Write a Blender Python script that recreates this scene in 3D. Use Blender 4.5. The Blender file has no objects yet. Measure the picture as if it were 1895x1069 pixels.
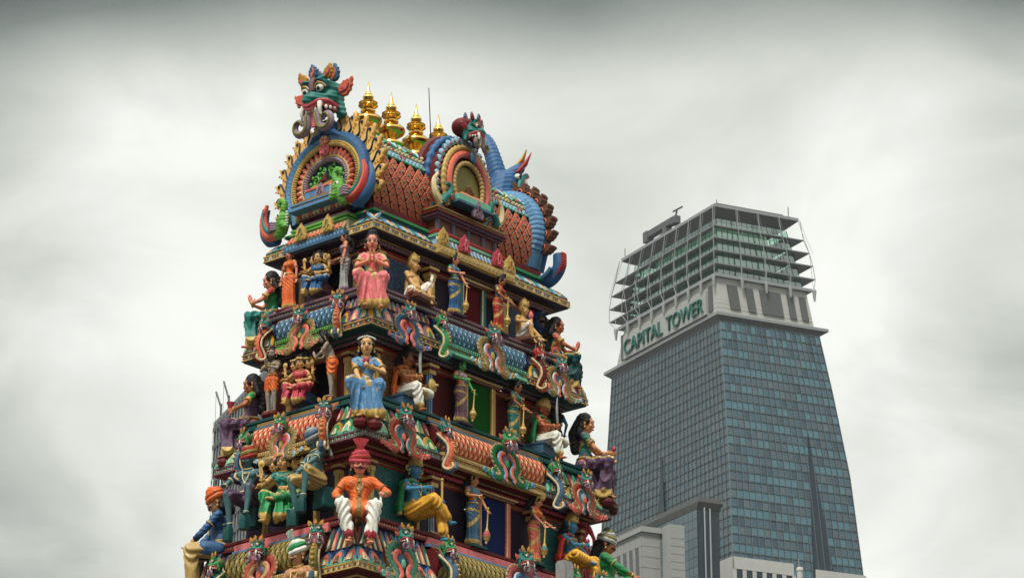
import bpy, math, random
import numpy as np
from mathutils import Vector, Matrix, Quaternion
R = math.radians; PI = math.pi
V = Vector
rng = random.Random(7)
S = bpy.context.scene
# ------------------------------------------------------------------ camera
cd = bpy.data.cameras.new('camera'); cam = bpy.data.objects.new('camera', cd)
S.collection.objects.link(cam); S.camera = cam
cam.location = (-48.712, -44.532, 1.6)
PITCH, YAW = .3616, .7076
Fv = V((math.cos(YAW)*math.cos(PITCH), math.sin(YAW)*math.cos(PITCH), math.sin(PITCH)))
cam.rotation_euler = Fv.to_track_quat('-Z', 'Y').to_euler()
cd.sensor_width = 36; cd.lens = 5542.8/1895*36; cd.clip_end = 8000; cd.clip_start = .5
# ------------------------------------------------------------------ world: overcast
W = bpy.data.worlds.new('World'); S.world = W; W.use_nodes = True
def world():
    nt = W.node_tree; N = nt.nodes; L = nt.links; N.clear()
    def n(t, **k):
        o = N.new(t)
        for a, b in k.items(): setattr(o, a, b)
        return o
    def mth(op, a, b=None, c=None):
        o = n('ShaderNodeMath', operation=op)
        for i, x in enumerate((a, b, c)):
            if x is None: continue
            if isinstance(x, (int, float)): o.inputs[i].default_value = x
            else: L.new(x, o.inputs[i])
        return o.outputs[0]
    out = n('ShaderNodeOutputWorld'); tc = n('ShaderNodeTexCoord')
    sky = n('ShaderNodeTexSky', sky_type='NISHITA'); sky.sun_disc = False
    sky.sun_elevation = R(48); sky.sun_rotation = R(300)
    b1 = n('ShaderNodeBackground'); b1.inputs[1].default_value = .05; L.new(sky.outputs[0], b1.inputs[0])
    # cloud layer: coordinates are the sky direction turned so that x = to the right, z = up, seen from the street
    mp = n('ShaderNodeMapping', vector_type='POINT'); mp.inputs['Rotation'].default_value = (0, 0, -YAW+PI/2)
    L.new(tc.outputs['Generated'], mp.inputs[0])
    n1 = n('ShaderNodeTexNoise'); n1.inputs['Scale'].default_value = 10; n1.inputs['Detail'].default_value = 8; n1.inputs['Roughness'].default_value = .5
    n1.inputs['Distortion'].default_value = .6
    mp2 = n('ShaderNodeMapping'); mp2.inputs['Scale'].default_value = (1, 1, 1.7); mp2.inputs['Location'].default_value = (.35, 0, .2)
    L.new(mp.outputs[0], mp2.inputs[0]); L.new(mp2.outputs[0], n1.inputs['Vector'])
    n2 = n('ShaderNodeTexNoise'); n2.inputs['Scale'].default_value = 3.2; n2.inputs['Detail'].default_value = 3
    L.new(mp2.outputs[0], n2.inputs['Vector'])
    sp = n('ShaderNodeSeparateXYZ'); L.new(mp.outputs[0], sp.inputs[0])
    X, Z = sp.outputs[0], sp.outputs[2]
    def blob(x, z, rx, rz, amp):
        dx = mth('DIVIDE', mth('SUBTRACT', X, x), rx); dz = mth('DIVIDE', mth('SUBTRACT', Z, z), rz)
        d = mth('ADD', mth('MULTIPLY', dx, dx), mth('MULTIPLY', dz, dz))
        return mth('MULTIPLY', mth('POWER', 2.718, mth('MULTIPLY', d, -1)), amp)
    t = mth('ADD', mth('MULTIPLY', n1.outputs[0], .74), mth('MULTIPLY', n2.outputs[0], .25))
    t = mth('ADD', t, .27)
    for bl in CLOUDS: t = mth('ADD', t, blob(*bl))
    # dark cloud along the top, with lens vignetting painted into the sky
    zt = mth('ADD', Z, mth('MULTIPLY', n1.outputs[0], .03))
    mr = n('ShaderNodeMapRange', interpolation_type='SMOOTHSTEP'); mr.inputs[1].default_value = .425; mr.inputs[2].default_value = .480
    mr.inputs[3].default_value = 0; mr.inputs[4].default_value = .66; L.new(zt, mr.inputs[0])
    # the darkening is a belt: above it the overcast is bright again
    mr2 = n('ShaderNodeMapRange', interpolation_type='SMOOTHSTEP'); mr2.inputs[1].default_value = .52; mr2.inputs[2].default_value = .64
    mr2.inputs[3].default_value = 1; mr2.inputs[4].default_value = 0; L.new(Z, mr2.inputs[0])
    t = mth('SUBTRACT', t, mth('MULTIPLY', mr.outputs[0], mr2.outputs[0]))
    cr = n('ShaderNodeValToRGB'); L.new(t, cr.inputs[0]); e = cr.color_ramp.elements
    e[0].position = .0; e[0].color = (.05, .06, .058, 1)
    e[1].position = 1.0; e[1].color = (.93, .935, .89, 1)
    for p, c in ((.3, (.20, .225, .21, 1)), (.55, (.47, .50, .455, 1)), (.75, (.71, .735, .685, 1)), (.88, (.87, .88, .83, 1))):
        q = e.new(p); q.color = c
    b2 = n('ShaderNodeBackground'); L.new(cr.outputs[0], b2.inputs[0])
    zb = n('ShaderNodeMapRange', interpolation_type='SMOOTHSTEP'); zb.inputs[1].default_value = .55; zb.inputs[2].default_value = .92; zb.inputs[3].default_value = .91; zb.inputs[4].default_value = 2.1; L.new(Z, zb.inputs[0]); L.new(zb.outputs[0], b2.inputs[1])   # overcast is brightest overhead
    mx = n('ShaderNodeMixShader'); mx.inputs[0].default_value = .97
    L.new(b1.outputs[0], mx.inputs[1]); L.new(b2.outputs[0], mx.inputs[2]); L.new(mx.outputs[0], out.inputs[0])
# (x right, z up, radius x, radius z, amount) in sky directions; the two top corner ones darken like a vignette
CLOUDS = [(-.175, .42, .03, .05, -.24), (-.19, .33, .025, .08, -.14), (-.12, .43, .03, .02, -.10), (-.10, .36, .045, .05, .16), (.02, .435, .035, .02, -.12), (-.175, .465, .06, .03, -.22), (.18, .462, .06, .03, -.20), (.09, .37, .05, .035, .05),
          (.165, .30, .03, .07, -.16), (.17, .41, .03, .03, -.14), (-.04, .30, .06, .04, .12), (.05, .29, .05, .05, .15), (-.17, .27, .04, .03, -.16), (-.02, .37, .04, .03, .12)]
world()
ld = bpy.data.lights.new('sun', 'SUN'); ld.energy = 2.6; ld.angle = R(11); ld.color = (1, .96, .9)
sun = bpy.data.objects.new('sun', ld); S.collection.objects.link(sun)
sun.rotation_euler = V((.80, .28, -1.15)).to_track_quat('-Z', 'Y').to_euler(); sun.location = (0, 0, 60)
S.view_settings.view_transform = 'Standard'; S.view_settings.look = 'None'; S.view_settings.exposure = .30; S.view_settings.gamma = 1
S.render.engine = 'CYCLES'

# ------------------------------------------------------------------ materials
MATS = {}
def pmat(name, col, rough=.5, metal=0., wear=.35, dirt=(.08, .06, .045), scale=7., bump=.28, spec=.36, var=.10, edge=0):
    """painted plaster: base colour with worn, stained patches and brush unevenness"""
    if max(col) < .12: dirt = tuple(min(d_, c*.6+.004) for d_, c in zip(dirt, col)); spec = min(spec, .2)
    if name in MATS: return MATS[name]
    m = bpy.data.materials.new(name); m.use_nodes = True; nt = m.node_tree; N = nt.nodes; L = nt.links
    b = N['Principled BSDF']; b.inputs['Roughness'].default_value = rough; b.inputs['Metallic'].default_value = metal
    b.inputs['Specular IOR Level'].default_value = spec
    tc = N.new('ShaderNodeTexCoord')
    no = N.new('ShaderNodeTexNoise'); no.inputs['Scale'].default_value = scale; no.inputs['Detail'].default_value = 8; no.inputs['Roughness'].default_value = .65
    L.new(tc.outputs['Object'], no.inputs['Vector'])
    mr = N.new('ShaderNodeMapRange'); mr.inputs[1].default_value = .52; mr.inputs[2].default_value = .78; mr.inputs[3].default_value = 0; mr.inputs[4].default_value = wear
    # rain streaks: noise drawn out along the height
    ms = N.new('ShaderNodeMapping'); ms.inputs['Scale'].default_value = (1, 1, .14); L.new(tc.outputs['Object'], ms.inputs[0])
    n3 = N.new('ShaderNodeTexNoise'); n3.inputs['Scale'].default_value = scale*1.8; n3.inputs['Detail'].default_value = 5; L.new(ms.outputs[0], n3.inputs['Vector'])
    m3 = N.new('ShaderNodeMapRange'); m3.inputs[1].default_value = .54; m3.inputs[2].default_value = .74; m3.inputs[3].default_value = 0; m3.inputs[4].default_value = wear*.8; L.new(n3.outputs[0], m3.inputs[0])
    L.new(no.outputs[0], mr.inputs[0]); mxx = N.new('ShaderNodeMath'); mxx.operation = 'MAXIMUM'; L.new(mr.outputs[0], mxx.inputs[0]); L.new(m3.outputs[0], mxx.inputs[1])
    n2 = N.new('ShaderNodeTexNoise'); n2.inputs['Scale'].default_value = scale*4.3; n2.inputs['Detail'].default_value = 4
    L.new(tc.outputs['Object'], n2.inputs['Vector'])
    hs = N.new('ShaderNodeHueSaturation'); hs.inputs['Color'].default_value = (*col, 1)
    mv = N.new('ShaderNodeMapRange'); mv.inputs[1].default_value = .3; mv.inputs[2].default_value = .7; mv.inputs[3].default_value = 1-var; mv.inputs[4].default_value = 1+var
    L.new(n2.outputs[0], mv.inputs[0]); L.new(mv.outputs[0], hs.inputs['Value'])
    mx = N.new('ShaderNodeMix'); mx.data_type = 'RGBA'; mx.inputs[7].default_value = (*dirt, 1)
    L.new(hs.outputs[0], mx.inputs[6]); L.new(mxx.outputs[0], mx.inputs[0])
    if edge:   # dry-brushed pale paint on raised ridges, doubling as painted highlights
        ge = N.new('ShaderNodeNewGeometry'); me_ = N.new('ShaderNodeMapRange'); me_.inputs[1].default_value = .515; me_.inputs[2].default_value = .60; me_.inputs[3].default_value = 0; me_.inputs[4].default_value = edge
        L.new(ge.outputs['Pointiness'], me_.inputs[0]); m2 = N.new('ShaderNodeMix'); m2.data_type = 'RGBA'; m2.inputs[7].default_value = tuple(min(1, c*1.5+.16) for c in col)+(1,)
        L.new(me_.outputs[0], m2.inputs[0]); L.new(mx.outputs[2], m2.inputs[6]); L.new(m2.outputs[2], b.inputs['Base Color'])
    else: L.new(mx.outputs[2], b.inputs['Base Color'])
    if bump:
        bp = N.new('ShaderNodeBump'); bp.inputs['Strength'].default_value = bump; bp.inputs['Distance'].default_value = .02
        L.new(n2.outputs[0], bp.inputs['Height']); L.new(bp.outputs[0], b.inputs['Normal'])
    MATS[name] = m; return m
PAL = dict(
    skin=(.62, .27, .12), skin_pale=(.66, .36, .20), skin_gold=(.64, .38, .15), skin_brown=(.42, .15, .06), skin_red=(.46, .12, .05), skin_pink=(.66, .26, .17), skin_grey=(.30, .25, .20),
    skin_blue=(.045, .24, .40), skin_teal=(.07, .17, .18), skin_green=(.05, .30, .08), skin_tan=(.50, .26, .13),
    black=(.012, .011, .012), hair=(.016, .014, .015), white=(.72, .70, .62), cream=(.68, .56, .33), lip=(.45, .03, .03),
    gold=(.52, .34, .09), gold_dark=(.30, .18, .05), ochre=(.50, .27, .04), yellow=(.70, .38, .04), orange=(.68, .16, .025), coral=(.66, .17, .10), pink=(.68, .20, .20), rose=(.48, .06, .09),
    red=(.40, .03, .02), maroon=(.14, .015, .018), dark_red=(.085, .008, .012), brown=(.16, .06, .03), mauve=(.20, .10, .13), lilac=(.30, .22, .28), purple=(.13, .075, .13), dark_purple=(.05, .03, .055),
    blue=(.022, .115, .26), sky_blue=(.11, .26, .42), pale_blue=(.33, .52, .62), navy=(.012, .035, .10), steel=(.06, .145, .23), teal=(.015, .20, .17), dark_teal=(.012, .08, .08), green=(.02, .27, .09), lime=(.14, .38, .06),
    mint=(.18, .48, .34), dark_green=(.008, .075, .02), door_green=(.006, .085, .010), door_red=(.10, .006, .010), door_navy=(.008, .022, .09), olive=(.25, .22, .06), grey=(.30, .30, .29), khaki=(.48, .34, .13), dhoti=(.66, .64, .55), grey_cloth=(.42, .43, .42))
for _k, _c in list(PAL.items()):
    _p = 1.10 if _k.startswith('skin') else 1.0 if _k in ('white', 'dhoti', 'gold', 'black', 'hair', 'grey') else 1.13
    PAL[_k] = tuple(c**_p*(1.04 if _p > 1.12 and c > .3 else 1) for c in _c)
def M(k):
    if k in MATS: return MATS[k]
    if k.startswith('door_'): return pmat(k, PAL[k], .8, wear=.2, bump=.05, spec=.1)
    if k == 'wet_black': return pmat(k, (.006, .006, .006), .15)
    return pmat(k, PAL[k], rough=.36 if k in ('gold', 'khaki', 'gold_dark') else .54, wear=.30 if k.startswith('skin') or k in ('white',) else .6, var=.07 if k.startswith('skin') else .13)
def gold_leaf():
    m = pmat('gilded_metal', (.80, .50, .12), .17, 1., wear=.35, dirt=(.25, .11, .03), scale=5, bump=.06, var=.06); return m
def arabesque(name, base, line, scale=3.6):
    """panel painted with curling foliage"""
    if name in MATS: return MATS[name]
    m = bpy.data.materials.new(name); m.use_nodes = True; nt = m.node_tree; N = nt.nodes; L = nt.links; b = N['Principled BSDF']; b.inputs['Roughness'].default_value = .55
    tc = N.new('ShaderNodeTexCoord'); w = N.new('ShaderNodeTexVoronoi'); w.feature = 'DISTANCE_TO_EDGE'; w.inputs['Scale'].default_value = scale
    no = N.new('ShaderNodeTexNoise'); no.inputs['Scale'].default_value = scale*1.2; no.inputs['Detail'].default_value = 1
    va = N.new('ShaderNodeVectorMath'); va.operation = 'MULTIPLY_ADD'; va.inputs[1].default_value = (.5, .5, .5)
    L.new(tc.outputs['Object'], no.inputs['Vector']); L.new(no.outputs['Color'], va.inputs[0]); L.new(tc.outputs['Object'], va.inputs[2]); L.new(va.outputs[0], w.inputs['Vector'])
    sn = N.new('ShaderNodeMath'); sn.operation = 'MULTIPLY'; sn.inputs[1].default_value = 38; L.new(w.outputs['Distance'], sn.inputs[0])
    si = N.new('ShaderNodeMath'); si.operation = 'SINE'; L.new(sn.outputs[0], si.inputs[0])
    mr = N.new('ShaderNodeMapRange'); mr.inputs[1].default_value = .35; mr.inputs[2].default_value = .6; L.new(si.outputs[0], mr.inputs[0])
    mx = N.new('ShaderNodeMix'); mx.data_type = 'RGBA'; mx.inputs[6].default_value = (*base, 1); mx.inputs[7].default_value = (*line, 1)
    L.new(mr.outputs[0], mx.inputs[0]); L.new(mx.outputs[2], b.inputs['Base Color'])
    bp = N.new('ShaderNodeBump'); bp.inputs['Strength'].default_value = .4; bp.inputs['Distance'].default_value = .02; L.new(mr.outputs[0], bp.inputs['Height']); L.new(bp.outputs[0], b.inputs['Normal'])
    MATS[name] = m; return m

# ------------------------------------------------------------------ mesh building
def link(o, parent=None):
    S.collection.objects.link(o)
    if parent is not None: o.parent = parent
    return o
def tag(o, label=None, cat=None, group=None, kind=None):
    for k, v in (('label', label), ('category', cat), ('group', group), ('kind', kind)):
        if v: o[k] = v
    return o
def empty(name, loc=(0, 0, 0), rz=0, label=None, cat=None, group=None, sc=1):
    o = bpy.data.objects.new(name, None); o.location = loc; o.rotation_euler = (0, 0, rz); o.scale = (sc, sc, sc); o.empty_display_size = .2
    link(o); return tag(o, label, cat, group)
def copy_tree(o, loc=None, rz=None, label=None, sc=None):
    def rec(s, p):
        c = s.copy(); S.collection.objects.link(c); c.parent = p
        for ch in list(s.children): rec(ch, c)
        return c
    c = rec(o, o.parent)
    if loc is not None: c.location = loc
    if rz is not None: c.rotation_euler = (0, 0, rz)
    if sc: c.scale = (sc, sc, sc)
    if label: c['label'] = label
    return c
def frame(d, up=V((0, 0, 1))):
    d = d.normalized(); x = d.cross(up)
    if x.length < 1e-4: x = d.cross(V((0, 1, 0)))
    x.normalize(); return x, x.cross(d).normalized()
class MB:
    def __init__(s): s.v = []; s.f = []; s.m = []
    def add(s, vs, fs, m=0):
        o = len(s.v); s.v += [tuple(v) for v in vs]
        for i, f in enumerate(fs): s.f.append([o+k for k in f]); s.m.append(m if isinstance(m, int) else m[i])
    def box(s, c, h, m=0, rz=0):
        cs, sn = math.cos(rz), math.sin(rz); vs = []
        for z in (-1, 1):
            for x, y in ((-1, -1), (1, -1), (1, 1), (-1, 1)):
                a, b = x*h[0], y*h[1]; vs.append((c[0]+a*cs-b*sn, c[1]+a*sn+b*cs, c[2]+z*h[2]))
        s.add(vs, [(3, 2, 1, 0), (4, 5, 6, 7), (0, 1, 5, 4), (1, 2, 6, 5), (2, 3, 7, 6), (3, 0, 4, 7)], m)
    def ell(s, c, r, m=0, n=12, k=8, rot=None):
        if isinstance(r, (int, float)): r = (r, r, r)
        vs = [V((0, 0, -r[2]))]; fs = []
        for j in range(1, k):
            a = -PI/2+PI*j/k
            for i in range(n):
                t = 2*PI*i/n; vs.append(V((r[0]*math.cos(a)*math.cos(t), r[1]*math.cos(a)*math.sin(t), r[2]*math.sin(a))))
        vs.append(V((0, 0, r[2])))
        if rot is not None: vs = [rot @ v for v in vs]
        vs = [v+V(c) for v in vs]
        for i in range(n):
            fs.append((0, 1+(i+1) % n, 1+i))
            for j in range(k-2):
                a = 1+j*n+i; b = 1+j*n+(i+1) % n; fs.append((a, b, b+n, a+n))
            fs.append((1+(k-2)*n+i, 1+(k-2)*n+(i+1) % n, len(vs)-1))
        s.add(vs, fs, m)
    def tube(s, pts, rad, n=8, m=0, up=None, flat=1., slots=None, closed=False, ang0=0.):
        """swept section; rad number/list; flat squashes the section along `up`-side; slots: per-side slot list"""
        pts = [V(p) for p in pts]; K = len(pts)
        if not isinstance(rad, (list, tuple)): rad = [rad]*K
        px = None; base = len(s.v); vs = []
        for i, p in enumerate(pts):
            a = pts[(i-1) % K] if (i > 0 or closed) else p; b = pts[(i+1) % K] if (i < K-1 or closed) else p
            d = (b-a)
            if d.length < 1e-7: d = V((0, 0, 1))
            d.normalize()
            if up is not None:
                u = V(up); x = d.cross(u)
                if x.length < 1e-4: x = px or d.orthogonal()
                x.normalize(); y = x.cross(d).normalized()
            else:
                if px is None: x, y = frame(d)
                else:
                    x = (px-d*px.dot(d))
                    if x.length < 1e-5: x = d.orthogonal()
                    x.normalize(); y = x.cross(d)
            px = x
            for j in range(n):
                t = 2*PI*j/n+ang0; vs.append(p+x*(math.cos(t)*rad[i])+y*(math.sin(t)*rad[i]*flat))
        fs = []; ms = []
        for i in range(K if closed else K-1):
            for j in range(n):
                a = i*n+j; b = i*n+(j+1) % n; c = ((i+1) % K)*n
                fs.append((a, b, c+(j+1) % n, c+j)); ms.append(slots[j % len(slots)] if slots else m)
        if not closed:
            fs.append(tuple(range(n))[::-1]); fs.append(tuple(range((K-1)*n, K*n))); ms += [m if not slots else slots[0]]*2
        s.add(vs, fs, ms)
    def cap(s, a, ra, b, rb, n=12, m=0):
        a, b = V(a), V(b); d = b-a; L = d.length
        if L < 1e-5: return s.ell(a, ra, m)
        d /= L; P = []; Q = []
        for t in (-90, -60, -30, 0): P.append(a+d*ra*math.sin(R(t))); Q.append(max(ra*math.cos(R(t)), .001))
        for t in (0, 30, 60, 90): P.append(b+d*rb*math.sin(R(t))); Q.append(max(rb*math.cos(R(t)), .001))
        s.tube(P, Q, n, m)
    def lathe(s, prof, c=(0, 0, 0), n=20, m=0, slots=None, wav=None):
        vs = []; fs = []; ms = []
        for k, (r, z) in enumerate(prof):
            for i in range(n):
                t = 2*PI*i/n; q = r*(1+(wav[1]*math.cos(wav[0]*t) if wav and k in wav[2] else 0))
                vs.append((c[0]+q*math.cos(t), c[1]+q*math.sin(t), c[2]+z))
        for k in range(len(prof)-1):
            for i in range(n): fs.append((k*n+i, k*n+(i+1) % n, (k+1)*n+(i+1) % n, (k+1)*n+i)); ms.append(slots[k] if slots else m)
        fs.append(tuple(range(n))[::-1]); fs.append(tuple(range((len(prof)-1)*n, len(prof)*n))); ms += [ms[0], ms[-1]]
        s.add(vs, fs, ms)
    def plate(s, out, O, X, Y, dep, m=0, mside=None, bev=.0):
        """polygon `out` in the plane (O,X,Y) raised by dep along X x Y ... front face towards Z = X.cross(Y)"""
        O, X, Y = V(O), V(X), V(Y); Z = X.cross(Y).normalized(); n = len(out)
        cx = sum(p[0] for p in out)/n; cy = sum(p[1] for p in out)/n
        f = 1-bev
        vs = [O+X*p[0]+Y*p[1] for p in out]+[O+X*p[0]+Y*p[1]+Z*dep*(.6 if bev else 1) for p in out]
        fs = [tuple(range(n))[::-1]]; ms = [m if mside is None else mside]
        for i in range(n): fs.append((i, (i+1) % n, n+(i+1) % n, n+i)); ms.append(m if mside is None else mside)
        if bev:
            vs += [O+X*(cx+(p[0]-cx)*f)+Y*(cy+(p[1]-cy)*f)+Z*dep for p in out]
            for i in range(n): fs.append((n+i, n+(i+1) % n, 2*n+(i+1) % n, 2*n+i)); ms.append(m)
            fs.append(tuple(range(2*n, 3*n)))
        else: fs.append(tuple(range(n, 2*n)))
        ms.append(m); s.add(vs, fs, ms)
    def xf(s, Mx, start=0):
        for i in range(start, len(s.v)): s.v[i] = tuple(Mx @ V(s.v[i]))
    def build(s, name, mats, parent=None, smooth=True, ang=42, label=None):
        me = bpy.data.meshes.new(name); me.from_pydata(s.v, [], s.f)
        mats = mats if isinstance(mats, (list, tuple)) else [mats]
        for k in mats: me.materials.append(M(k) if isinstance(k, str) else k)
        me.polygons.foreach_set('material_index', s.m); me.polygons.foreach_set('use_smooth', [smooth]*len(s.f))
        me.update()
        if smooth: me.set_sharp_from_angle(angle=R(ang))
        o = bpy.data.objects.new(name, me); link(o, parent)
        if label: o['label'] = label
        return o
def fuse(mb, vox, smooth=3, disp=None, paint=None):
    """melt overlapping primitives into one continuous surface"""
    me = bpy.data.meshes.new('tmp'); me.from_pydata(mb.v, [], mb.f); o = bpy.data.objects.new('tmp', me); S.collection.objects.link(o)
    r = o.modifiers.new('r', 'REMESH'); r.mode = 'VOXEL'; r.voxel_size = vox; r.use_smooth_shade = True
    if smooth: q = o.modifiers.new('s', 'SMOOTH'); q.factor = .5; q.iterations = smooth
    dg = bpy.context.evaluated_depsgraph_get(); nm = bpy.data.meshes.new_from_object(o.evaluated_get(dg), depsgraph=dg)
    bpy.data.objects.remove(o); bpy.data.meshes.remove(me)
    n = len(nm.vertices); co = np.empty(n*3, 'f'); nm.vertices.foreach_get('co', co); co = co.reshape(-1, 3)
    if disp is not None and n:
        no = np.empty(n*3, 'f'); nm.vertex_normals.foreach_get('vector', no); no = no.reshape(-1, 3)
        co = co+no*disp(co, no)[:, None]; nm.vertices.foreach_set('co', co.astype('f').ravel()); nm.update()
    k = len(nm.polygons)
    if paint is not None and k:
        c = np.empty(k*3, 'f'); nm.polygons.foreach_get('center', c); c = c.reshape(-1, 3)
        nm.polygons.foreach_set('material_index', paint(c).astype('i'))
    nm.polygons.foreach_set('use_smooth', [True]*k)
    return nm
def addmesh(name, me, mats, parent):
    me.name = name
    for k in mats: me.materials.append(M(k) if isinstance(k, str) else k)
    return link(bpy.data.objects.new(name, me), parent)
def bez(pts, n=24):
    """Catmull-Rom through 2D/3D points"""
    P = [V(p if len(p) == 3 else (p[0], 0, p[1])) for p in pts]; P = [P[0]*2-P[1]]+P+[P[-1]*2-P[-2]]; out = []
    K = len(P)-3
    for i in range(n+1):
        t = i/n*K; k = min(int(t), K-1); u = t-k; a, b, c, d = P[k:k+4]
        out.append(.5*((2*b)+(c-a)*u+(2*a-5*b+4*c-d)*u*u+(3*b-a-3*c+d)*u**3))
    return out
def spiral(cx, cz, r0, r1, a0, a1, n=18):
    return [V((cx+(r0+(r1-r0)*i/n)*math.cos(R(a0+(a1-a0)*i/n)), 0, cz+(r0+(r1-r0)*i/n)*math.sin(R(a0+(a1-a0)*i/n)))) for i in range(n+1)]
def rib(pts, r0, r1=None, k=0, amp=.12, prof=None):
    """radii along a path: taper with ribs"""
    n = len(pts); r1 = r0 if r1 is None else r1
    return [(r0+(r1-r0)*i/(n-1))*(1+(amp*math.sin(k*2*PI*i/(n-1)) if k else 0))*(prof(i/(n-1)) if prof else 1) for i in range(n)]
LEAF = [(0, 0), (.26, .08), (.40, .26), (.36, .44), (.42, .56), (.30, .68), (.30, .80), (.16, .86), (.10, 1.0), (-.04, 1.06), (-.02, .92), (-.16, .84), (-.20, .70), (-.32, .62), (-.30, .46), (-.38, .34), (-.26, .10)]
PETAL = [(-.5, 0), (-.46, .45), (-.3, .8), (0, 1), (.3, .8), (.46, .45), (.5, 0)]

# ------------------------------------------------------------------ statues (modelled 1.6 m tall, facing -Y; +X is the viewer's right)
def ik(a, b, l1, l2, hint):
    d = b-a; L = d.length
    if L > (l1+l2)*.995: b = a+d*((l1+l2)*.995/L); d = b-a; L = d.length
    x = (l1*l1-l2*l2+L*L)/(2*L); h = math.sqrt(max(l1*l1-x*x, 0)); u = d.normalized(); w = V(hint); w = (w-u*w.dot(u)).normalized()
    return a+u*x+w*h, b
POSES = {  # pelvis height, knees, ankles (x, y, z) right(viewer left, -x) and left(+x)
    'stand': (.86, [(-.09, -.04, .46), (.09, -.03, .46)], [(-.09, 0, .07), (.10, -.01, .07)]),
    'stride': (.84, [(-.11, -.10, .45), (.12, .02, .44)], [(-.12, -.03, .07), (.16, .10, .07)]),
    'sit': (.10, [(-.20, -.34, .13), (.18, -.37, .07)], [(-.07, -.29, -.36), (.13, -.33, -.40)]),
    'sit_wide': (.10, [(-.21, -.36, .13), (.21, -.36, .11)], [(-.10, -.36, -.36), (.14, -.38, -.38)]),
    'lalita': (.10, [(-.19, -.38, .12), (.34, -.26, .13)], [(-.15, -.44, -.30), (-.02, -.36, .07)]),
    'lalita_m': (.10, [(-.34, -.26, .13), (.19, -.38, .12)], [(.02, -.36, .07), (.15, -.44, -.30)]),
    'cross': (.10, [(-.20, -.30, .32), (.36, -.22, .08)], [(-.14, -.34, -.0), (-.04, -.36, .03)]),
    'cross_m': (.10, [(-.36, -.22, .08), (.20, -.30, .32)], [(.04, -.36, .03), (.14, -.34, 0)]),
    'perch': (.10, [(-.18, -.38, .10), (.18, -.34, .20)], [(-.16, -.28, -.36), (.14, -.34, -.22)])}
def hand(mb, w, d, nrm, mode='relax', sgn=1):
    """palm, four fingers of unequal length and a thumb; nrm = direction the palm faces"""
    d = d.normalized(); nrm = (nrm-d*nrm.dot(d)).normalized(); side = d.cross(nrm)*sgn   # thumb side
    Q = Matrix((side, nrm, d)).transposed()
    c = w+d*.05; mb.ell(c, (.038, .015, .052), 0, 10, 6, Q)
    curl = dict(open=(6, 8, 6), relax=(22, 30, 22), grip=(70, 80, 50), point=(70, 80, 50), flat=(0, 3, 2))[mode]
    for k, (o, ln) in enumerate(((.029, .030), (.010, .034), (-.010, .031), (-.029, .025))):
        p = w+d*.088+side*o; a = 0
        cu = (4, 6, 4) if (mode == 'point' and k == 0) else curl
        for q in range(3):
            a += cu[q]; dd = d*math.cos(R(a))+nrm*math.sin(R(a)); e = p+dd*ln*(1-.15*q); mb.cap(p, .0105-.001*q, e, .0098-.001*q, 6); p = e
    p = w+d*.03+side*.032; a = side*.8+d*.6+nrm*(.5 if mode in ('grip', 'point') else .1)
    e = p+a.normalized()*.04; mb.cap(p, .013, e, .011, 6); mb.cap(e, .011, e+(d*.8+side*.2+nrm*(.8 if mode in ('grip', 'point') else .1)).normalized()*.032, .009, 6)
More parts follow.
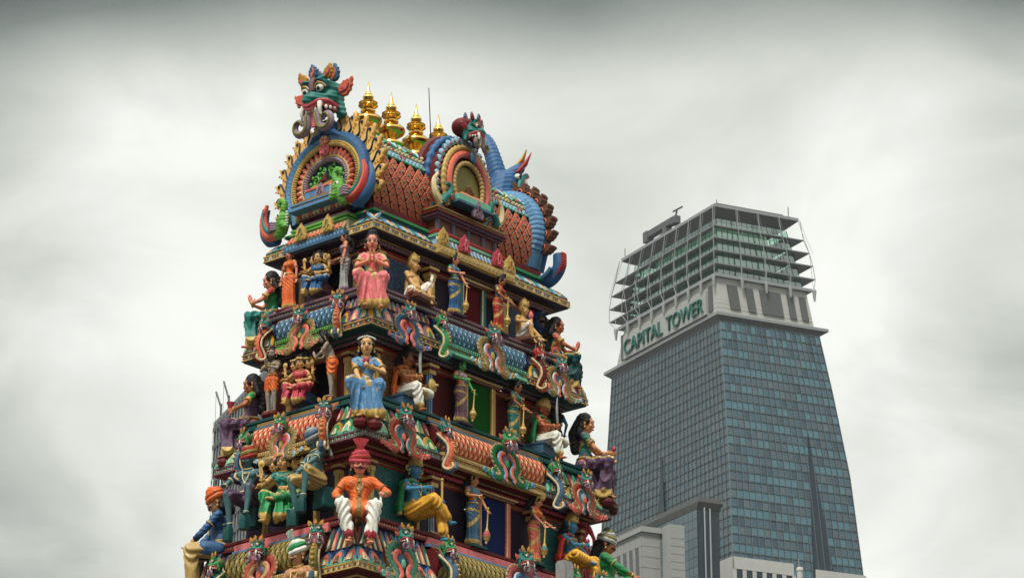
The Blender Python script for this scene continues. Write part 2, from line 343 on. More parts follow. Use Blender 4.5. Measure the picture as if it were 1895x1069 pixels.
def statue(name, loc, rz, s, label, cat='statue', pose='sit', skin='skin', lean=(0, 0), head=(0, 8), fem=True, fat=0,
           hands=None, hm=('relax', 'relax'), hn=None, hint=None, hair='long', hairc='hair', crown=None, top=None, bottom=None, jewel=True, held=(), heads=0, arms4=False,
           legs=None, shoes=None, stool=None, beard=None, group='painted statues on the temple tower', gar=None, shawl=None, eyes=True, hipx=0, feet=True):
    root = empty(name, loc, rz, label, cat, group, s)
    pz, kn, an = POSES[pose]
    if legs: kn, an = legs
    P = V((hipx, 0, pz)); t = V((lean[0], lean[1], 1)).normalized(); r = V((t.z, 0, -t.x)).normalized(); f = r.cross(t)*-1
    if f.y > 0: f = -f
    def B(x, y, z): return P+r*x-f*0+(-f)*y*1.0+t*z if False else P+r*x+f*(-y)+t*z       # body frame: y forward is negative
    sh = .185 if not fem else .158
    body = MB()
    Qt = Matrix((r, -f, t)).transposed()
    def E(mb, x, y, z, rx, ry, rz_, g=0): mb.ell(B(x, y, z), (rx+g, ry+g, rz_+g), 0, 14, 10, Qt)
    def torso(mb, g=0, low=True):
        if low: E(mb, 0, .01, .02, .150, .115, .12, g)
        mb.cap(B(0, 0, .02), .112+fat*.05+g, B(0, 0, .17), (.080 if fem else .108)+fat*.05+g, 14); mb.cap(B(0, 0, .17), (.080 if fem else .108)+fat*.05+g, B(0, 0, .28), (.092 if fem else .112)+fat*.04+g, 14)
        E(mb, 0, .0, .355, .132 if fem else .170, .095, .135, g)
        mb.cap(B(-sh+.03, .01, .445), .048+g, B(sh-.03, .01, .445), .048+g)
        if fem:
            for q in (-1, 1): E(mb, q*.062, -.080, .345, .060, .058, .058, g)
        else:
            for q in (-1, 1): E(mb, q*.075, -.072, .385, .078, .035, .06, g)
        if fat: E(mb, 0, -.08, .12, .14, .12, .13, g*.7)
    torso(body)
    body.cap(B(0, .01, .45), .056, B(0, -.005, .60), .043)
    H = B(0, -.015, .650)
    hy, hp = R(head[0]), R(head[1]); Mh = Qt.to_4x4() @ Matrix.Rotation(hy, 4, 'Z') @ Matrix.Rotation(hp, 4, 'X') if False else (Qt @ Matrix.Rotation(hy, 3, 'Z') @ Matrix.Rotation(hp, 3, 'X'))*1.13
    def mkhead(mb, Mh, H):
        def h(x, y, z): return H+Mh @ V((x, y, z))
        def e(x, y, z, a, b, c): mb.ell(h(x, y, z), (a, b, c), 0, 14, 10, Mh)
        e(0, .01, .025, .090, .105, .105); e(0, -.03, -.045, .066, .070, .072); e(0, -.062, -.092, .030, .028, .024)
        mb.cap(h(0, -.092, .022), .011, h(0, -.112, -.020), .015, 8)
        for q in (-1, 1):
            e(q*.046, -.066, -.028, .030, .026, .028); e(q*.036, -.083, .030, .030, .014, .012); e(q*.093, .012, -.012, .012, .022, .034); e(q*.012, -.108, -.026, .013, .012, .010)
        e(0, -.092, -.062, .028, .016, .012)
    FP = []
    def paintface(Mh, H):
        def h(x, y, z): return H+Mh @ V((x, y, z))
        for q in (-1, 1):
            fp = MB(); FP.append((fp, 'eye'))
            fp.ell(h(q*.037, -.091, .010), (.022, .008, .0115), 0, 10, 6, Mh); fp.ell(h(q*.037, -.0985, .009), (.0095, .004, .0095), 1, 8, 5, Mh)
            fp.tube([h(q*.014, -.097, .012), h(q*.037, -.101, .023), h(q*.062, -.088, .011)], [.003, .0045, .003], 5, 1)
            fp.tube([h(q*.012, -.101, .036), h(q*.038, -.101, .051), h(q*.068, -.083, .036)], [.004, .006, .003], 5, 1)
        fp = MB(); FP.append((fp, 'lips')); fp.ell(h(0, -.110, -.058), (.024, .008, .006), 2, 8, 5, Mh); fp.ell(h(0, -.107, -.068), (.018, .008, .007), 2, 8, 5, Mh)
        if skin not in ('skin_teal',): fp = MB(); FP.append((fp, 'forehead_mark')); fp.ell(h(0, -.101, .052), (.007, .004, .009), 2, 6, 4, Mh)
        if beard in ('moustache', 'beard'):
            fp = MB(); FP.append((fp, 'moustache'))
            for q in (-1, 1): fp.tube([h(0, -.116, -.046), h(q*.028, -.108, -.052), h(q*.056, -.086, -.046), h(q*.066, -.074, -.030)], [.008, .011, .007, .003], 6, 1)
    mkhead(body, Mh, H); paintface(Mh, H)
    HH = [(Mh, H)]
    for q in ([-1, 1] if heads == 3 else [1] if heads == 2 else []):
        M2 = Mh @ Matrix.Rotation(R(62*q), 3, 'Z'); H2 = H+Mh @ V((q*.135, .05, -.01)); mkhead(body, M2, H2); paintface(M2, H2); HH.append((M2, H2))
    # arms
    hands = hands or [(-.20, -.25, .10), (.20, -.25, .10)]
    AR = []
    for q, (tg, md) in enumerate(zip(hands, hm)):
        sg = -1 if q == 0 else 1
        a = B(sg*sh, .01, .432); b = B(*tg); hi = V((sg*1.0, .25, -.55)) if not hint else V(hint[q])
        el, w = ik(a, b, .255, .235, hi)
        body.cap(a, .054 if not fem else .048, el, .040 if not fem else .036); body.cap(el, .041 if not fem else .036, w, .025)
        n = V((0, -1, 0)) if not hn else V(hn[q])
        hand(body, w, (w-el) if md != 'flat' else V((0, -.35, 1)), n, md, -sg if n.y < .5 else sg); AR.append((a, el, w))
    if arms4:
        for sg in (-1, 1):
            a = B(sg*(sh-.02), .05, .37); b = B(sg*.33, -.10, .38); el, w = ik(a, b, .22, .20, V((sg, .2, -1)))
            body.cap(a, .045, el, .036); body.cap(el, .036, w, .025); hand(body, w, V((sg*.05, -.1, 1)), V((0, -1, 0)), 'open', sg); AR.append((a, el, w))
    # legs
    LG = []
    for q in (0, 1):
        sg = -1 if q == 0 else 1
        hp_ = P+V((sg*.085, 0, -.01)); k = V(kn[q]); a = V(an[q]); LG.append((hp_, k, a))
        body.cap(hp_, .095, k, .062); body.cap(k, .060, k*.6+a*.4+V((0, .015, 0)), .056); body.cap(k*.6+a*.4+V((0, .015, 0)), .054, a, .034)
        if feet:
            fl = pose.startswith(('lalita', 'cross')) and a.z > -.05
            fd = V((-sg*.9 if not fl else sg*-.5, -.5, -.1)) if fl else V((sg*.25, -1, -.12)); fd.normalize()
            if fl: fd = (a-k).normalized()*.9+V((0, -.45, 0)); fd.normalize()
            b = a+fd*.125+V((0, 0, -.02 if not fl else 0)); body.ell(a+V((0, .02, -.02)), (.034, .04, .034)); body.cap(a+V((0, 0, -.015)), .034, b, .024)
            x = fd.cross(V((0, 0, 1))).normalized()
            for j in range(5): body.cap(b+x*(.012*(j-2)), .011, b+x*(.0135*(j-2))+fd*(.034-.004*abs(j-1)), .009, 6)
    addmesh('body', fuse(body, .0115, 2), [skin], root)
    if eyes:
        for fp, nm_ in FP: fp.build(nm_, ['white', 'black', 'lip'], root)
    # hair / turban / crown
    hb = MB()
    for Mq, Hq in HH:
        def h(x, y, z): return Hq+Mq @ V((x, y, z))
        if hair in ('long', 'bun', 'short', 'side'):
            hb.ell(h(0, .030, .040), (.104, .108, .112), 0, 14, 10, Mq)
            for q in (-1, 1): hb.ell(h(q*.075, -.005, .02), (.032, .05, .05), 0, 10, 8, Mq)
        if hair == 'long':
            hb.cap(h(0, .08, .0), .085, h(0, .12, -.16), .095); hb.cap(h(0, .12, -.16), .095, B(0, .14, .25), .07)
            for q in (-1, 1): hb.cap(h(q*.085, .05, -.03), .04, h(q*.12, .06, -.17), .045)
        if hair == 'bun': hb.ell(h(0, .03, .155), (.075, .07, .06)); hb.ell(h(0, .12, -.04), (.085, .06, .08))
        if hair == 'side': hb.ell(h(0, .02, .16), (.06, .06, .075)); hb.cap(h(0, .1, -.02), .08, h(0, .14, -.20), .06)
        if hair == 'under': hb.cap(h(0, .07, -.02), .088, h(0, .10, -.13), .09); [hb.ell(h(q*.08, .05, -.09), (.05, .05, .06)) for q in (-1, 1)]
        if beard == 'beard':
            hb.cap(h(0, -.075, -.08), .042, h(0, -.10, -.19), .022)
            for q in (-1, 1): hb.cap(h(q*.075, -.01, -.03), .025, h(q*.03, -.075, -.10), .036)
    if hb.v:
        addmesh('hair', fuse(hb, .012, 2, disp=lambda c, n: .005*np.sin(c[:, 2]*95+3*np.sin(c[:, 0]*60)+2*np.sin(c[:, 1]*50))), [hairc], root)
    if crown:
        kind = crown[0]; cb = MB(); cb2 = MB()
        for Mq, Hq in HH:
            i0 = len(cb.v)
            if kind == 'crown':
                cb.lathe([(.100, .055), (.108, .075), (.104, .10), (.095, .105), (.100, .13), (.092, .145), (.082, .15), (.086, .165), (.072, .185), (.056, .19), (.058, .205), (.038, .222), (.022, .226), (.026, .24), (.003, .262)], n=20, wav=(8, .05, (1, 4, 7)))
                for k in range(9):
                    a = R(-180+k*22.5+0); cb.ell((.106*math.cos(a), .106*math.sin(a), .085), .014, 1 if k % 2 else 0, 6, 4)
                cb.plate([(p[0]*.09, p[1]*.085) for p in LEAF], (0, -.10, .09), (1, 0, 0), (0, .12, 1), .014)
                for q in (-1, 1): cb.tube(spiral(q*.135, .02, .05, .012, 180 if q > 0 else 0, 500 if q > 0 else -320), .012, 6)
            elif kind == 'band':
                cb.lathe([(.100, .06), (.110, .07), (.108, .095), (.098, .105)], n=20)
                cb.plate([(p[0]*.06, p[1]*.05) for p in PETAL], (0, -.108, .07), (1, 0, 0), (0, .1, 1), .012)
            elif kind == 'tiara':
                for k in range(13): a = R(-172+k*13.7+0); cb.ell((.106*math.cos(a), .030+.098*math.sin(a)*.95, .118-.02*abs(math.cos(a))), .0125, 0, 6, 4)
            elif kind == 'turban':
                for k, (z, rr, th) in enumerate(((.045, .095, .034), (.085, .088, .036), (.122, .066, .036), (.150, .036, .034))):
                    pts = [(rr*math.cos(a), rr*1.05*math.sin(a)+.012, z+.016*math.sin(a+k)) for a in [2*PI*i/20 for i in range(20)]]
                    cb.tube(pts, [th*(1+.12*math.sin(i*2.2+k)) for i in range(20)], 8, k % 2 if len(crown) > 3 else 0, closed=True)
                cb.ell((0, .01, .10), (.075, .08, .075))
                if 'tail' in crown: cb.tube([(0, .10, .05), (.02, .14, -.06), (.06, .15, -.20), (.10, .12, -.30)], [.05, .055, .06, .05], 10, 0, flat=.5)
                if 'plume' in crown:
                    for k in range(9):
                        a = -.7+1.4*k/8; cb.tube([(0, -.03, .15), (math.sin(a)*.06, -.05, .22), (math.sin(a)*.13, -.05, .25+.05*math.cos(a))], [.014, .016, .012], 6, k % 2)
            for i in range(i0, len(cb.v)): cb.v[i] = tuple(Hq+Mq @ V(cb.v[i]))
        cb.build('crown' if kind != 'turban' else 'turban', [crown[1], crown[2] if len(crown) > 2 else crown[1]], root)
    # upper garment
    if top:
        col, trim, kind = top[:3]; pal = [col, trim, top[3] if len(top) > 3 else trim]
        tb = MB(); torso(tb, .012, False)
        sl = top[4] if len(top) > 4 else .55
        for (a, el, w) in AR[:2]:
            if sl > 0: tb.cap(a, .058, a.lerp(el, min(sl, 1)), .050)
            if sl > 1: tb.cap(el, .050, el.lerp(w, sl-1), .044)
        inv = Qt.transposed()
        def paint(c):
            L = (c-np.array(P))@np.array(inv.transposed()) ; x, y, z = L[:, 0], L[:, 1], L[:, 2]
            o = np.zeros(len(c), int)
            for (a, el, w) in AR[:2]:
                q = a.lerp(el, min(sl, 1)) if sl <= 1 else el.lerp(w, sl-1); dd = np.linalg.norm(c-np.array(q), axis=1); o[dd < .066] = 1
            if kind == 'sari':
                u = x*.75+z*.65; m = (u > .10) & (u < .43); bd = (u > .40) & (u < .435) | (u > .10) & (u < .125)
                arm = np.abs(x) > .20; o[m & ~arm] = 2; o[bd & ~arm] = 1
            if kind == 'tunic': o[(np.abs(x) < .035) & (y < 0)] = 1
            return o
        addmesh('blouse' if fem else 'tunic', fuse(tb, .012, 2, paint=paint, disp=lambda c, n: .003*np.sin(c[:, 2]*120+c[:, 0]*60)), pal, root)
    if shawl:
        sb = MB()
        for q in (-1, 1):
            sb.tube([B(q*.06, -.08, .44), B(q*.17, -.03, .46), B(q*.22, .06, .30), B(q*.24, .10, .05), B(q*.22, .10, -.10)], [.04, .06, .08, .08, .06], 10, 0, flat=.55)
        sb.tube([B(-.17, .09, .42), B(0, .12, .40), B(.17, .09, .42)], .07, 10)
        sb.tube([B(-.2, .12, .05), B(0, .14, .05), B(.2, .12, .05)], .10, 10)
        inv2 = np.array(Qt.transposed())
        addmesh('shawl', fuse(sb, .013, 3, disp=lambda c, n: .005*np.sin(c[:, 0]*110+c[:, 2]*25), paint=lambda c: ((((c-np.array(P))@np.array(Qt))[:, 2] < -.06)).astype(int)), [shawl[0], shawl[1]], root)
    # lower garment
    if bottom:
        col, trim, kind = bottom[:3]; bb = MB(); stand = pz > .5
        waist = .10 if kind != 'tunicskirt' else .16
        if kind in ('sari', 'skirt'):
            bb.cap(B(0, 0, .0), .140, B(0, 0, waist), .122)
            (h0, k0, a0), (h1, k1, a1) = LG
            for (h_, k, a) in LG: bb.cap(h_, .112, k, .085); 
            if stand:
                for (h_, k, a) in LG: bb.cap(k, .090, a+V((0, 0, .05)), .088)
                bb.cap(P+V((0, 0, -.1)), .12, (k0+k1)/2, .10); bb.cap((k0+k1)/2, .10, (a0+a1)/2+V((0, -.02, .05)), .105)
            else:
                for u in (.25, .5, .75): bb.cap(h0.lerp(h1, u), .105, k0.lerp(k1, u)+V((0, .07, -.04)), .060)
                lo = [a for a in (a0, a1) if a.z < -.05] or []
                if pose == 'sit':
                    bb.cap(P+V((0, -.02, -.05)), .115, (a0+a1)/2+V((0, .12, .16)), .11)
                    for u in (0, .33, .67, 1): bb.cap(k0.lerp(k1, u)+V((0, 0 if u in (0, 1) else .06, 0)), .080 if u in (0, 1) else .06, a0.lerp(a1, -.15+u*1.3)+V((0, .02, .06)), .088)
                elif pose.startswith('lalita'):
                    for (h_, k, a) in LG:
                        bb.cap(k, .08, a+V((0, .01, .05 if a.z < 0 else .0)), .075)
                    al = lo[0]; kl = k0 if al is a0 else k1; ko = k1 if al is a0 else k0
                    bb.cap(kl.lerp(ko, .4)+V((0, .06, -.05)), .08, al.lerp(ko, .25)+V((0, .06, .02-al.z*0)) if False else V((al.x*.5+ko.x*.35, al.y+.10, al.z+.10)), .10)
                    bb.cap(kl.lerp(ko, .75)+V((0, .08, -.05)), .07, V((al.x*.2+ko.x*.55, al.y+.14, al.z+.14)), .08)
                else:
                    for (h_, k, a) in LG: bb.cap(k, .08, a+V((0, .01, .05)), .07)
            zh = min(a0.z, a1.z)+(.03 if stand else .05)
            kz = min(k0.z, k1.z); my = (k0.y+k1.y)/2
            def disp(c, n):
                x, y, z = c[:, 0], c[:, 1], c[:, 2]
                if stand:
                    w = np.clip((P.z-.02-z)/.5, .25, 1); th = np.arctan2(x-P.x*.5, -(y-.02))
                    d = .015*w*(1-2*np.abs(np.sin(8*th+z*1.5))**.7)+.006*np.sin(60*(z+.9*x))*np.clip((z-.45)/.2,0,1); fl = np.clip((zh+.16-z)/.16, 0, 1)
                    return d+fl*.030+fl*.012*np.sin(22*th)
                low = np.clip((kz+.02-z)/.12, 0, 1)
                u = 75*x+14*np.sin(5*x)*(z-kz)
                d = low*(.027*(1-2*np.abs(np.sin(u*.5))**.7)+.003*np.sin(1.7*u+z*20))
                d += (1-low)*(.017*np.sin(66*(y+1.6*(x-P.x)**2)+6*np.sin(8*x)) if pose != 'sit' else .018*np.sin(55*(y+2.2*(x)**2*np.sign(1))))
                fl = np.clip((zh+.17-z)/.15, 0, 1); return d+fl*.022+fl*.014*np.sin(90*x)
            def paint(c):
                x, y, z = c[:, 0], c[:, 1], c[:, 2]; o = np.zeros(len(c), int)
                e_ = zh+(.075 if stand else .10)+.010*np.sin(x*90)
                o[z < e_-.035] = 1
                if stand and kind == 'sari': u = z-.9*x; o[(u > .56) & (u < .66) & (y < .05)] = 1; o[(z > .775) & (z < .835)] = 1
                if not stand and kind == 'sari': o[(np.abs(x-P.x-.0-.10*(-y)) < .030) & (z > kz-.02) & (y < -.08)] = 1; o[(y < -.02) & (z > P.z+.06) & (z < P.z+.09)] = 1
                return o
        else:   # dhoti / shorts / trousers: legs kept apart
            bb.cap(B(0, 0, .0), .140, B(0, 0, waist), .124); cut = dict(dhoti=.80, shorts=-.1, trousers=.78, loin=-.35)[kind] if kind in ('dhoti', 'shorts', 'trousers', 'loin') else .8
            for (h_, k, a) in LG:
                if cut < 0: bb.cap(h_, .112, h_.lerp(k, 1+cut), .092)
                else: bb.cap(h_, .114, k, .090); bb.cap(k, .090, k.lerp(a, cut), .082 if kind != 'trousers' else .075)
            (h0, k0, a0), (h1, k1, a1) = LG
            if kind == 'dhoti':
                bb.cap(P+V((0, -.08, -.02)), .08, k0.lerp(k1, .5)+V((0, .08, -.10)), .05); zh = -9
            if kind == 'loin': bb.cap(P+V((0, -.06, 0)), .09, P+V((0, -.06, -.26)), .055)
            zh = -9
            def disp(c, n):
                d = .011*np.sin(85*np.abs(c[:, 0])+16*c[:, 2]+4*np.sin(c[:, 2]*9)+12*c[:, 1]); return d
            def paint(c):
                o = np.zeros(len(c), int)
                for (h_, k, a) in LG:
                    q = k.lerp(a, cut) if cut > 0 else h_.lerp(k, 1+cut); o[np.linalg.norm(c-np.array(q+V((0, 0, -.02))), axis=1) < .085] = 1
                return o
        if kind == 'tunicskirt': pass
        addmesh({'sari': 'sari', 'skirt': 'skirt', 'dhoti': 'dhoti', 'shorts': 'shorts', 'trousers': 'trousers', 'loin': 'loincloth'}[kind], fuse(bb, .0125, 2, disp=disp, paint=paint), [col, trim], root)
    if gar == 'coat':     # long coat skirt over trousers
        gb = MB(); (h0, k0, a0), (h1, k1, a1) = LG
        gb.cap(B(0, 0, 0), .15, B(0, 0, .14), .130)
        if pz > .5:
            gb.cap(P, .14, P+V((0, 0, -.42)), .17)
        else:
            for u in (-.1, .15, .5, .85, 1.1): gb.cap(h0.lerp(h1, u), .11, h0.lerp(h1, u).lerp(k0.lerp(k1, u), .52)+V((0, 0, .015)), .10)
            gb.cap(P+V((0, -.12, -.0)), .10, P+V((0, -.36, -.06)), .09)
        addmesh('coat_skirt', fuse(gb, .0125, 2, disp=lambda c, n: .007*np.sin(c[:, 0]*70), paint=lambda c: ((np.abs(c[:, 0]-P.x) < .035) & (c[:, 1] < 0)).astype(int)), [top[0], top[1]], root)
    if jewel:
        jb = MB(); jm = jewel if jewel in PAL else 'gold'
        def ring(c, ax, rr, th, sq=1., m=0, n=18, jb=None):
            jb = jb or jbx[0]; x, y = frame(ax); jb.tube([c+x*rr*math.cos(2*PI*i/n)+y*rr*sq*math.sin(2*PI*i/n) for i in range(n)], th, 6, m, closed=True)
        jbx = [jb]
        for k, (dz, rr) in enumerate(((.505, .068), (.465, .095))):
            ring(B(0, -.02-.02*k, dz-.01*k), (t*1+f*(.55+.3*k)), rr, .010 if k else .008, .95)
        if jewel == 'long' or not fem:
            jb.tube([B(-.06, -.09, .42), B(-.045, -.125, .32), B(0, -.135, .24), B(.045, -.125, .32), B(.06, -.09, .42)], .009, 6)
            jb.ell(B(0, -.14, .235), (.022, .012, .026))
        jb.build('necklace', [jm], root)
        for (a, el, w) in AR:
            jb = MB(); jbx[0] = jb; ring(w-(w-el).normalized()*.02, (w-el), .033, .011); jb.build('bangle', [jm], root); jb = MB(); jbx[0] = jb; ring(a.lerp(el, .62), el-a, .056, .011); jb.build('armlet', [jm], root)
        jb = MB(); jbx[0] = jb; ring(B(0, 0, .105), t, .132, .016, .86, n=24)
        jb.ell(B(0, -.130, .10), (.032, .02, .026)); jb.build('belt', [jm], root)
        for Mq, Hq in HH:
            for q in (-1, 1): jb = MB(); jb.ell(Hq+Mq @ V((q*.098, .0, -.062)), (.014, .014, .020)); jb.build('earring', [jm], root)
        for (h_, k, a) in LG: jb = MB(); jbx[0] = jb; ring(a+V((0, 0, .02)), (k-a), .040, .009); jb.build('anklet', [jm], root)
    # held things
    for hk in held:
        kd, hi = hk[0], hk[1]; w = AR[hi][2]; el = AR[hi][1]; g = w+(w-el).normalized()*.07; mb = MB()
        if kd == 'mace':
            z0 = hk[2] if len(hk) > 2 else .02; bx = hk[3] if len(hk) > 3 else 0
            bt = V((g.x+bx, g.y-.02, z0)); d = (g+V((0, 0, .10))-bt); L = d.length; Q = d.to_track_quat('Z', 'Y').to_matrix()
            i0 = 0; mb.lathe([(.012, 0), (.03, .015), (.022, .05), (.035, .07), (.075, .12), (.088, .19), (.075, .26), (.045, .29), (.05, .31), (.03, .34), (.02, .37), (.016, .6*L), (.013, L-.04), (.026, L-.03), (.02, L)], n=16, slots=[0, 0, 0, 0, 1, 2, 1, 0, 0, 0, 0, 0, 0, 0])
            mb.v = [tuple(bt+Q @ V(v)) for v in mb.v]; mb.build('mace', ['gold', 'gold_dark', hk[4] if len(hk) > 4 else 'gold'], root)
        elif kd in ('flower', 'bud'):
            mb.tube([g+V((0, 0, -.10)), g+V((0, 0, .04))], .009, 6, 1)
            rr = .045 if kd == 'flower' else .05
            if kd == 'flower':
                for k in range(9):
                    a = k*2.4; mb.ell(g+V((math.cos(a)*rr*.6, -.01+math.sin(a)*rr*.3, .06+.02*math.sin(k*3))), (.026, .02, .026), 0, 8, 6)
            else: mb.lathe([(.02, .04), (.05, .09), (.055, .13), (.03, .19), (.004, .23)], c=g, n=12, wav=(5, .1, (1, 2)))
            mb.build('flower', [hk[2], 'green'], root)
        elif kd == 'sword':
            up = V(hk[2]).normalized(); x = up.cross(V((0, 1, 0))).normalized(); Ls = hk[3] if len(hk) > 3 else .6
            mb.tube([g-up*.07, g+up*.05], .014, 6, 1); mb.ell(g+up*.055, (.045, .02, .014), 1)
            pts = [g+up*(.06+Ls*i/10)+x*(.10*(i/10)**2*-1) for i in range(11)]
            mb.tube(pts, [.022+.022*math.sin(PI*min(i/11+.15, 1)) if i < 10 else .006 for i in range(11)], 8, 0, up=(0, 1, 0), flat=.3)
            mb.build('sword', ['grey_cloth', 'gold'], root)
        elif kd == 'flute': mb.tube([g+V((0, 0, -.22)), g+V((0, 0, .36))], .018, 8); mb.ell(g+V((0, 0, .37)), .026); mb.build('staff', [hk[2]], root)
        elif kd == 'shield':
            Q = V((0.2, -1, 0)).to_track_quat('Z', 'Y').to_matrix(); mb.lathe([(.13, -.02), (.135, .0), (.11, .03), (.10, .025), (.06, .05), (.03, .06), (.02, .11), (.004, .12)], n=24, slots=[0, 1, 0, 1, 0, 0, 0]); mb.v = [tuple(g+V((.03, -.03, .03))+Q @ V(v)) for v in mb.v]; mb.build('shield', ['khaki', 'gold'], root)
        elif kd == 'conch':
            mb.ell(g+V((0, 0, .10)), (.055, .045, .08), 0); mb.ell(g+V((0, 0, .18)), (.035, .03, .035), 0); mb.ell(g+V((0, 0, .02)), (.022, .02, .06), 0); mb.tube(spiral(0, 0, .05, .012, 0, 500), .010, 5, 1)
            n0 = len(mb.v)-19*5; mb.v = [(tuple(V(v)+g+V((0, -.045, .10))) if i >= n0 else v) for i, v in enumerate(mb.v)]; mb.build('conch_shell', ['white', 'gold'], root)
        elif kd == 'cup': mb.lathe([(.012, -.08), (.015, -.02), (.03, .02), (.065, .10), (.06, .10), (.02, .03)], c=g+V((0, 0, .03)), n=14); mb.build('cup', [hk[2]], root)
        elif kd == 'knife': mb.tube([g, g+V((0, -.02, -.16))], [.018, .004], 6, 0, flat=.4); mb.build('knife', ['white'], root)
        elif kd == 'disc':
            mb.tube([g-V((0, 0, .06)), g+V((0, 0, .05))], .012, 6, 0); mb.lathe([(.01, -.02), (.06, -.012), (.06, .012), (.01, .02)], n=16); n0 = len(mb.v)-64
            Q = V((0, -1, 0)).to_track_quat('Z', 'Y').to_matrix(); mb.v = [(tuple(Q @ V(v)+g+V((0, 0, .10))) if i >= n0 else v) for i, v in enumerate(mb.v)]; mb.build('emblem', ['gold'], root)
        elif kd == 'pot': mb.lathe([(.02, -.04), (.02, .02), (.055, .05), (.06, .09), (.03, .13), (.035, .15), (.005, .19)], c=g, n=14); mb.build('emblem', ['gold'], root)
    if arms4:
        for i, kd in ((2, 0), (3, 1)):
            w = AR[i][2]; g = w+V((0, -.02, .16)); mb = MB(); mb.tube([g-V((0, 0, .06)), g], .012, 6)
            if kd == 0: mb.ell(g+V((0, 0, .06)), (.055, .02, .065)); mb.ell(g+V((0, -.015, .06)), (.025, .02, .03))
            else: mb.lathe([(.03, 0), (.055, .03), (.058, .07), (.03, .10), (.034, .12), (.008, .15)], c=g, n=14)
            mb.build('emblem', ['gold'], root)
    if stool:
        kd = stool[0]; mb = MB()
        lo = an[0][2] if not len(stool) > 2 else stool[2]
        if kd == 'rock':
            hh = .09 if pose != 'perch' else .20
            if pose == 'perch':
                for q in (0, 1): mb = MB(); mb.lathe([(.09, -.26), (.095, -.14), (.08, -.03), (.07, -.02)], (an[q][0], an[q][1]-.05, an[q][2]-.02), 6); mb.build('foot_block', [stool[1]], root)
                mb = MB(); mb.box((0, .14, -.16), (.15, .12, .17))
            else:
                for q in (0, 1): mb.ell((an[q][0], an[q][1]-.05, an[q][2]-.02-hh), (.14, .15, hh), 0, 12, 8)
            if pose == 'perch': pass
            else: mb.box((0, -.03, an[0][2]-.08), (.10, .10, .05))
        elif kd == 'pots':
            for q in (0, 1): mb.lathe([(.03, -.20), (.09, -.17), (.11, -.11), (.08, -.06), (.075, -.045), (.09, -.03)], c=(an[q][0], an[q][1]-.04, an[q][2]), n=14)
        elif kd == 'slab': mb.box((0, -.06, -.04), (.34, .32, .035)); mb.box((0, -.06, -.09), (.30, .28, .02))
        elif kd == 'base': mb.box((0, -.03, -.03), (.24, .20, .028))
        elif kd == 'seat': mb.box((0, .08, -.10), (.26, .22, .09)); mb.box((0, .08, .005), (.28, .24, .015))
        if kd == 'rock': addmesh('pedestal', fuse(mb, .022, 2, disp=lambda c, n: .010*np.sin(c[:, 0]*21+c[:, 2]*9)*np.sin(c[:, 2]*17+c[:, 1]*23)), [stool[1]], root)
        else: mb.build('pedestal', [stool[1]], root)
    return root

# ------------------------------------------------------------------ ornament pieces
def small_crest(mb, O, X, Y, h, m0, m1):
    """little pierced crest standing on a cornice"""
    O, X, Y = V(O), V(X).normalized(), V(Y).normalized(); Z = X.cross(Y)
    mb.plate([(-.40*h, 0), (-.46*h, .22*h), (-.34*h, .40*h), (-.34*h, .66*h), (-.16*h, .84*h), (0, 1.0*h), (.16*h, .84*h), (.34*h, .66*h), (.34*h, .40*h), (.46*h, .22*h), (.40*h, 0)], O-Z*.03, X, Y, .07, m0)
    for q in (-1, 1):
        mb.tube([O+X*(q*(.18+.12*math.cos(a))*h)+Y*((.22+.15*math.sin(a))*h)+Z*.05 for a in [k*.7 for k in range(9)]], .028*h, 5, m0)
        mb.tube([O+X*(q*.05*h)+Y*(.10*h)+Z*.06, O+X*(q*.12*h)+Y*(.42*h)+Z*.06, O+X*(q*.03*h)+Y*(.60*h)+Z*.06], .03*h, 5, m1)
    mb.ell(O+Y*(.66*h)+Z*.05, .09*h, m1, 8, 6); mb.ell(O+Y*(1.02*h), .06*h, m0, 6, 5)
HEADS = {}
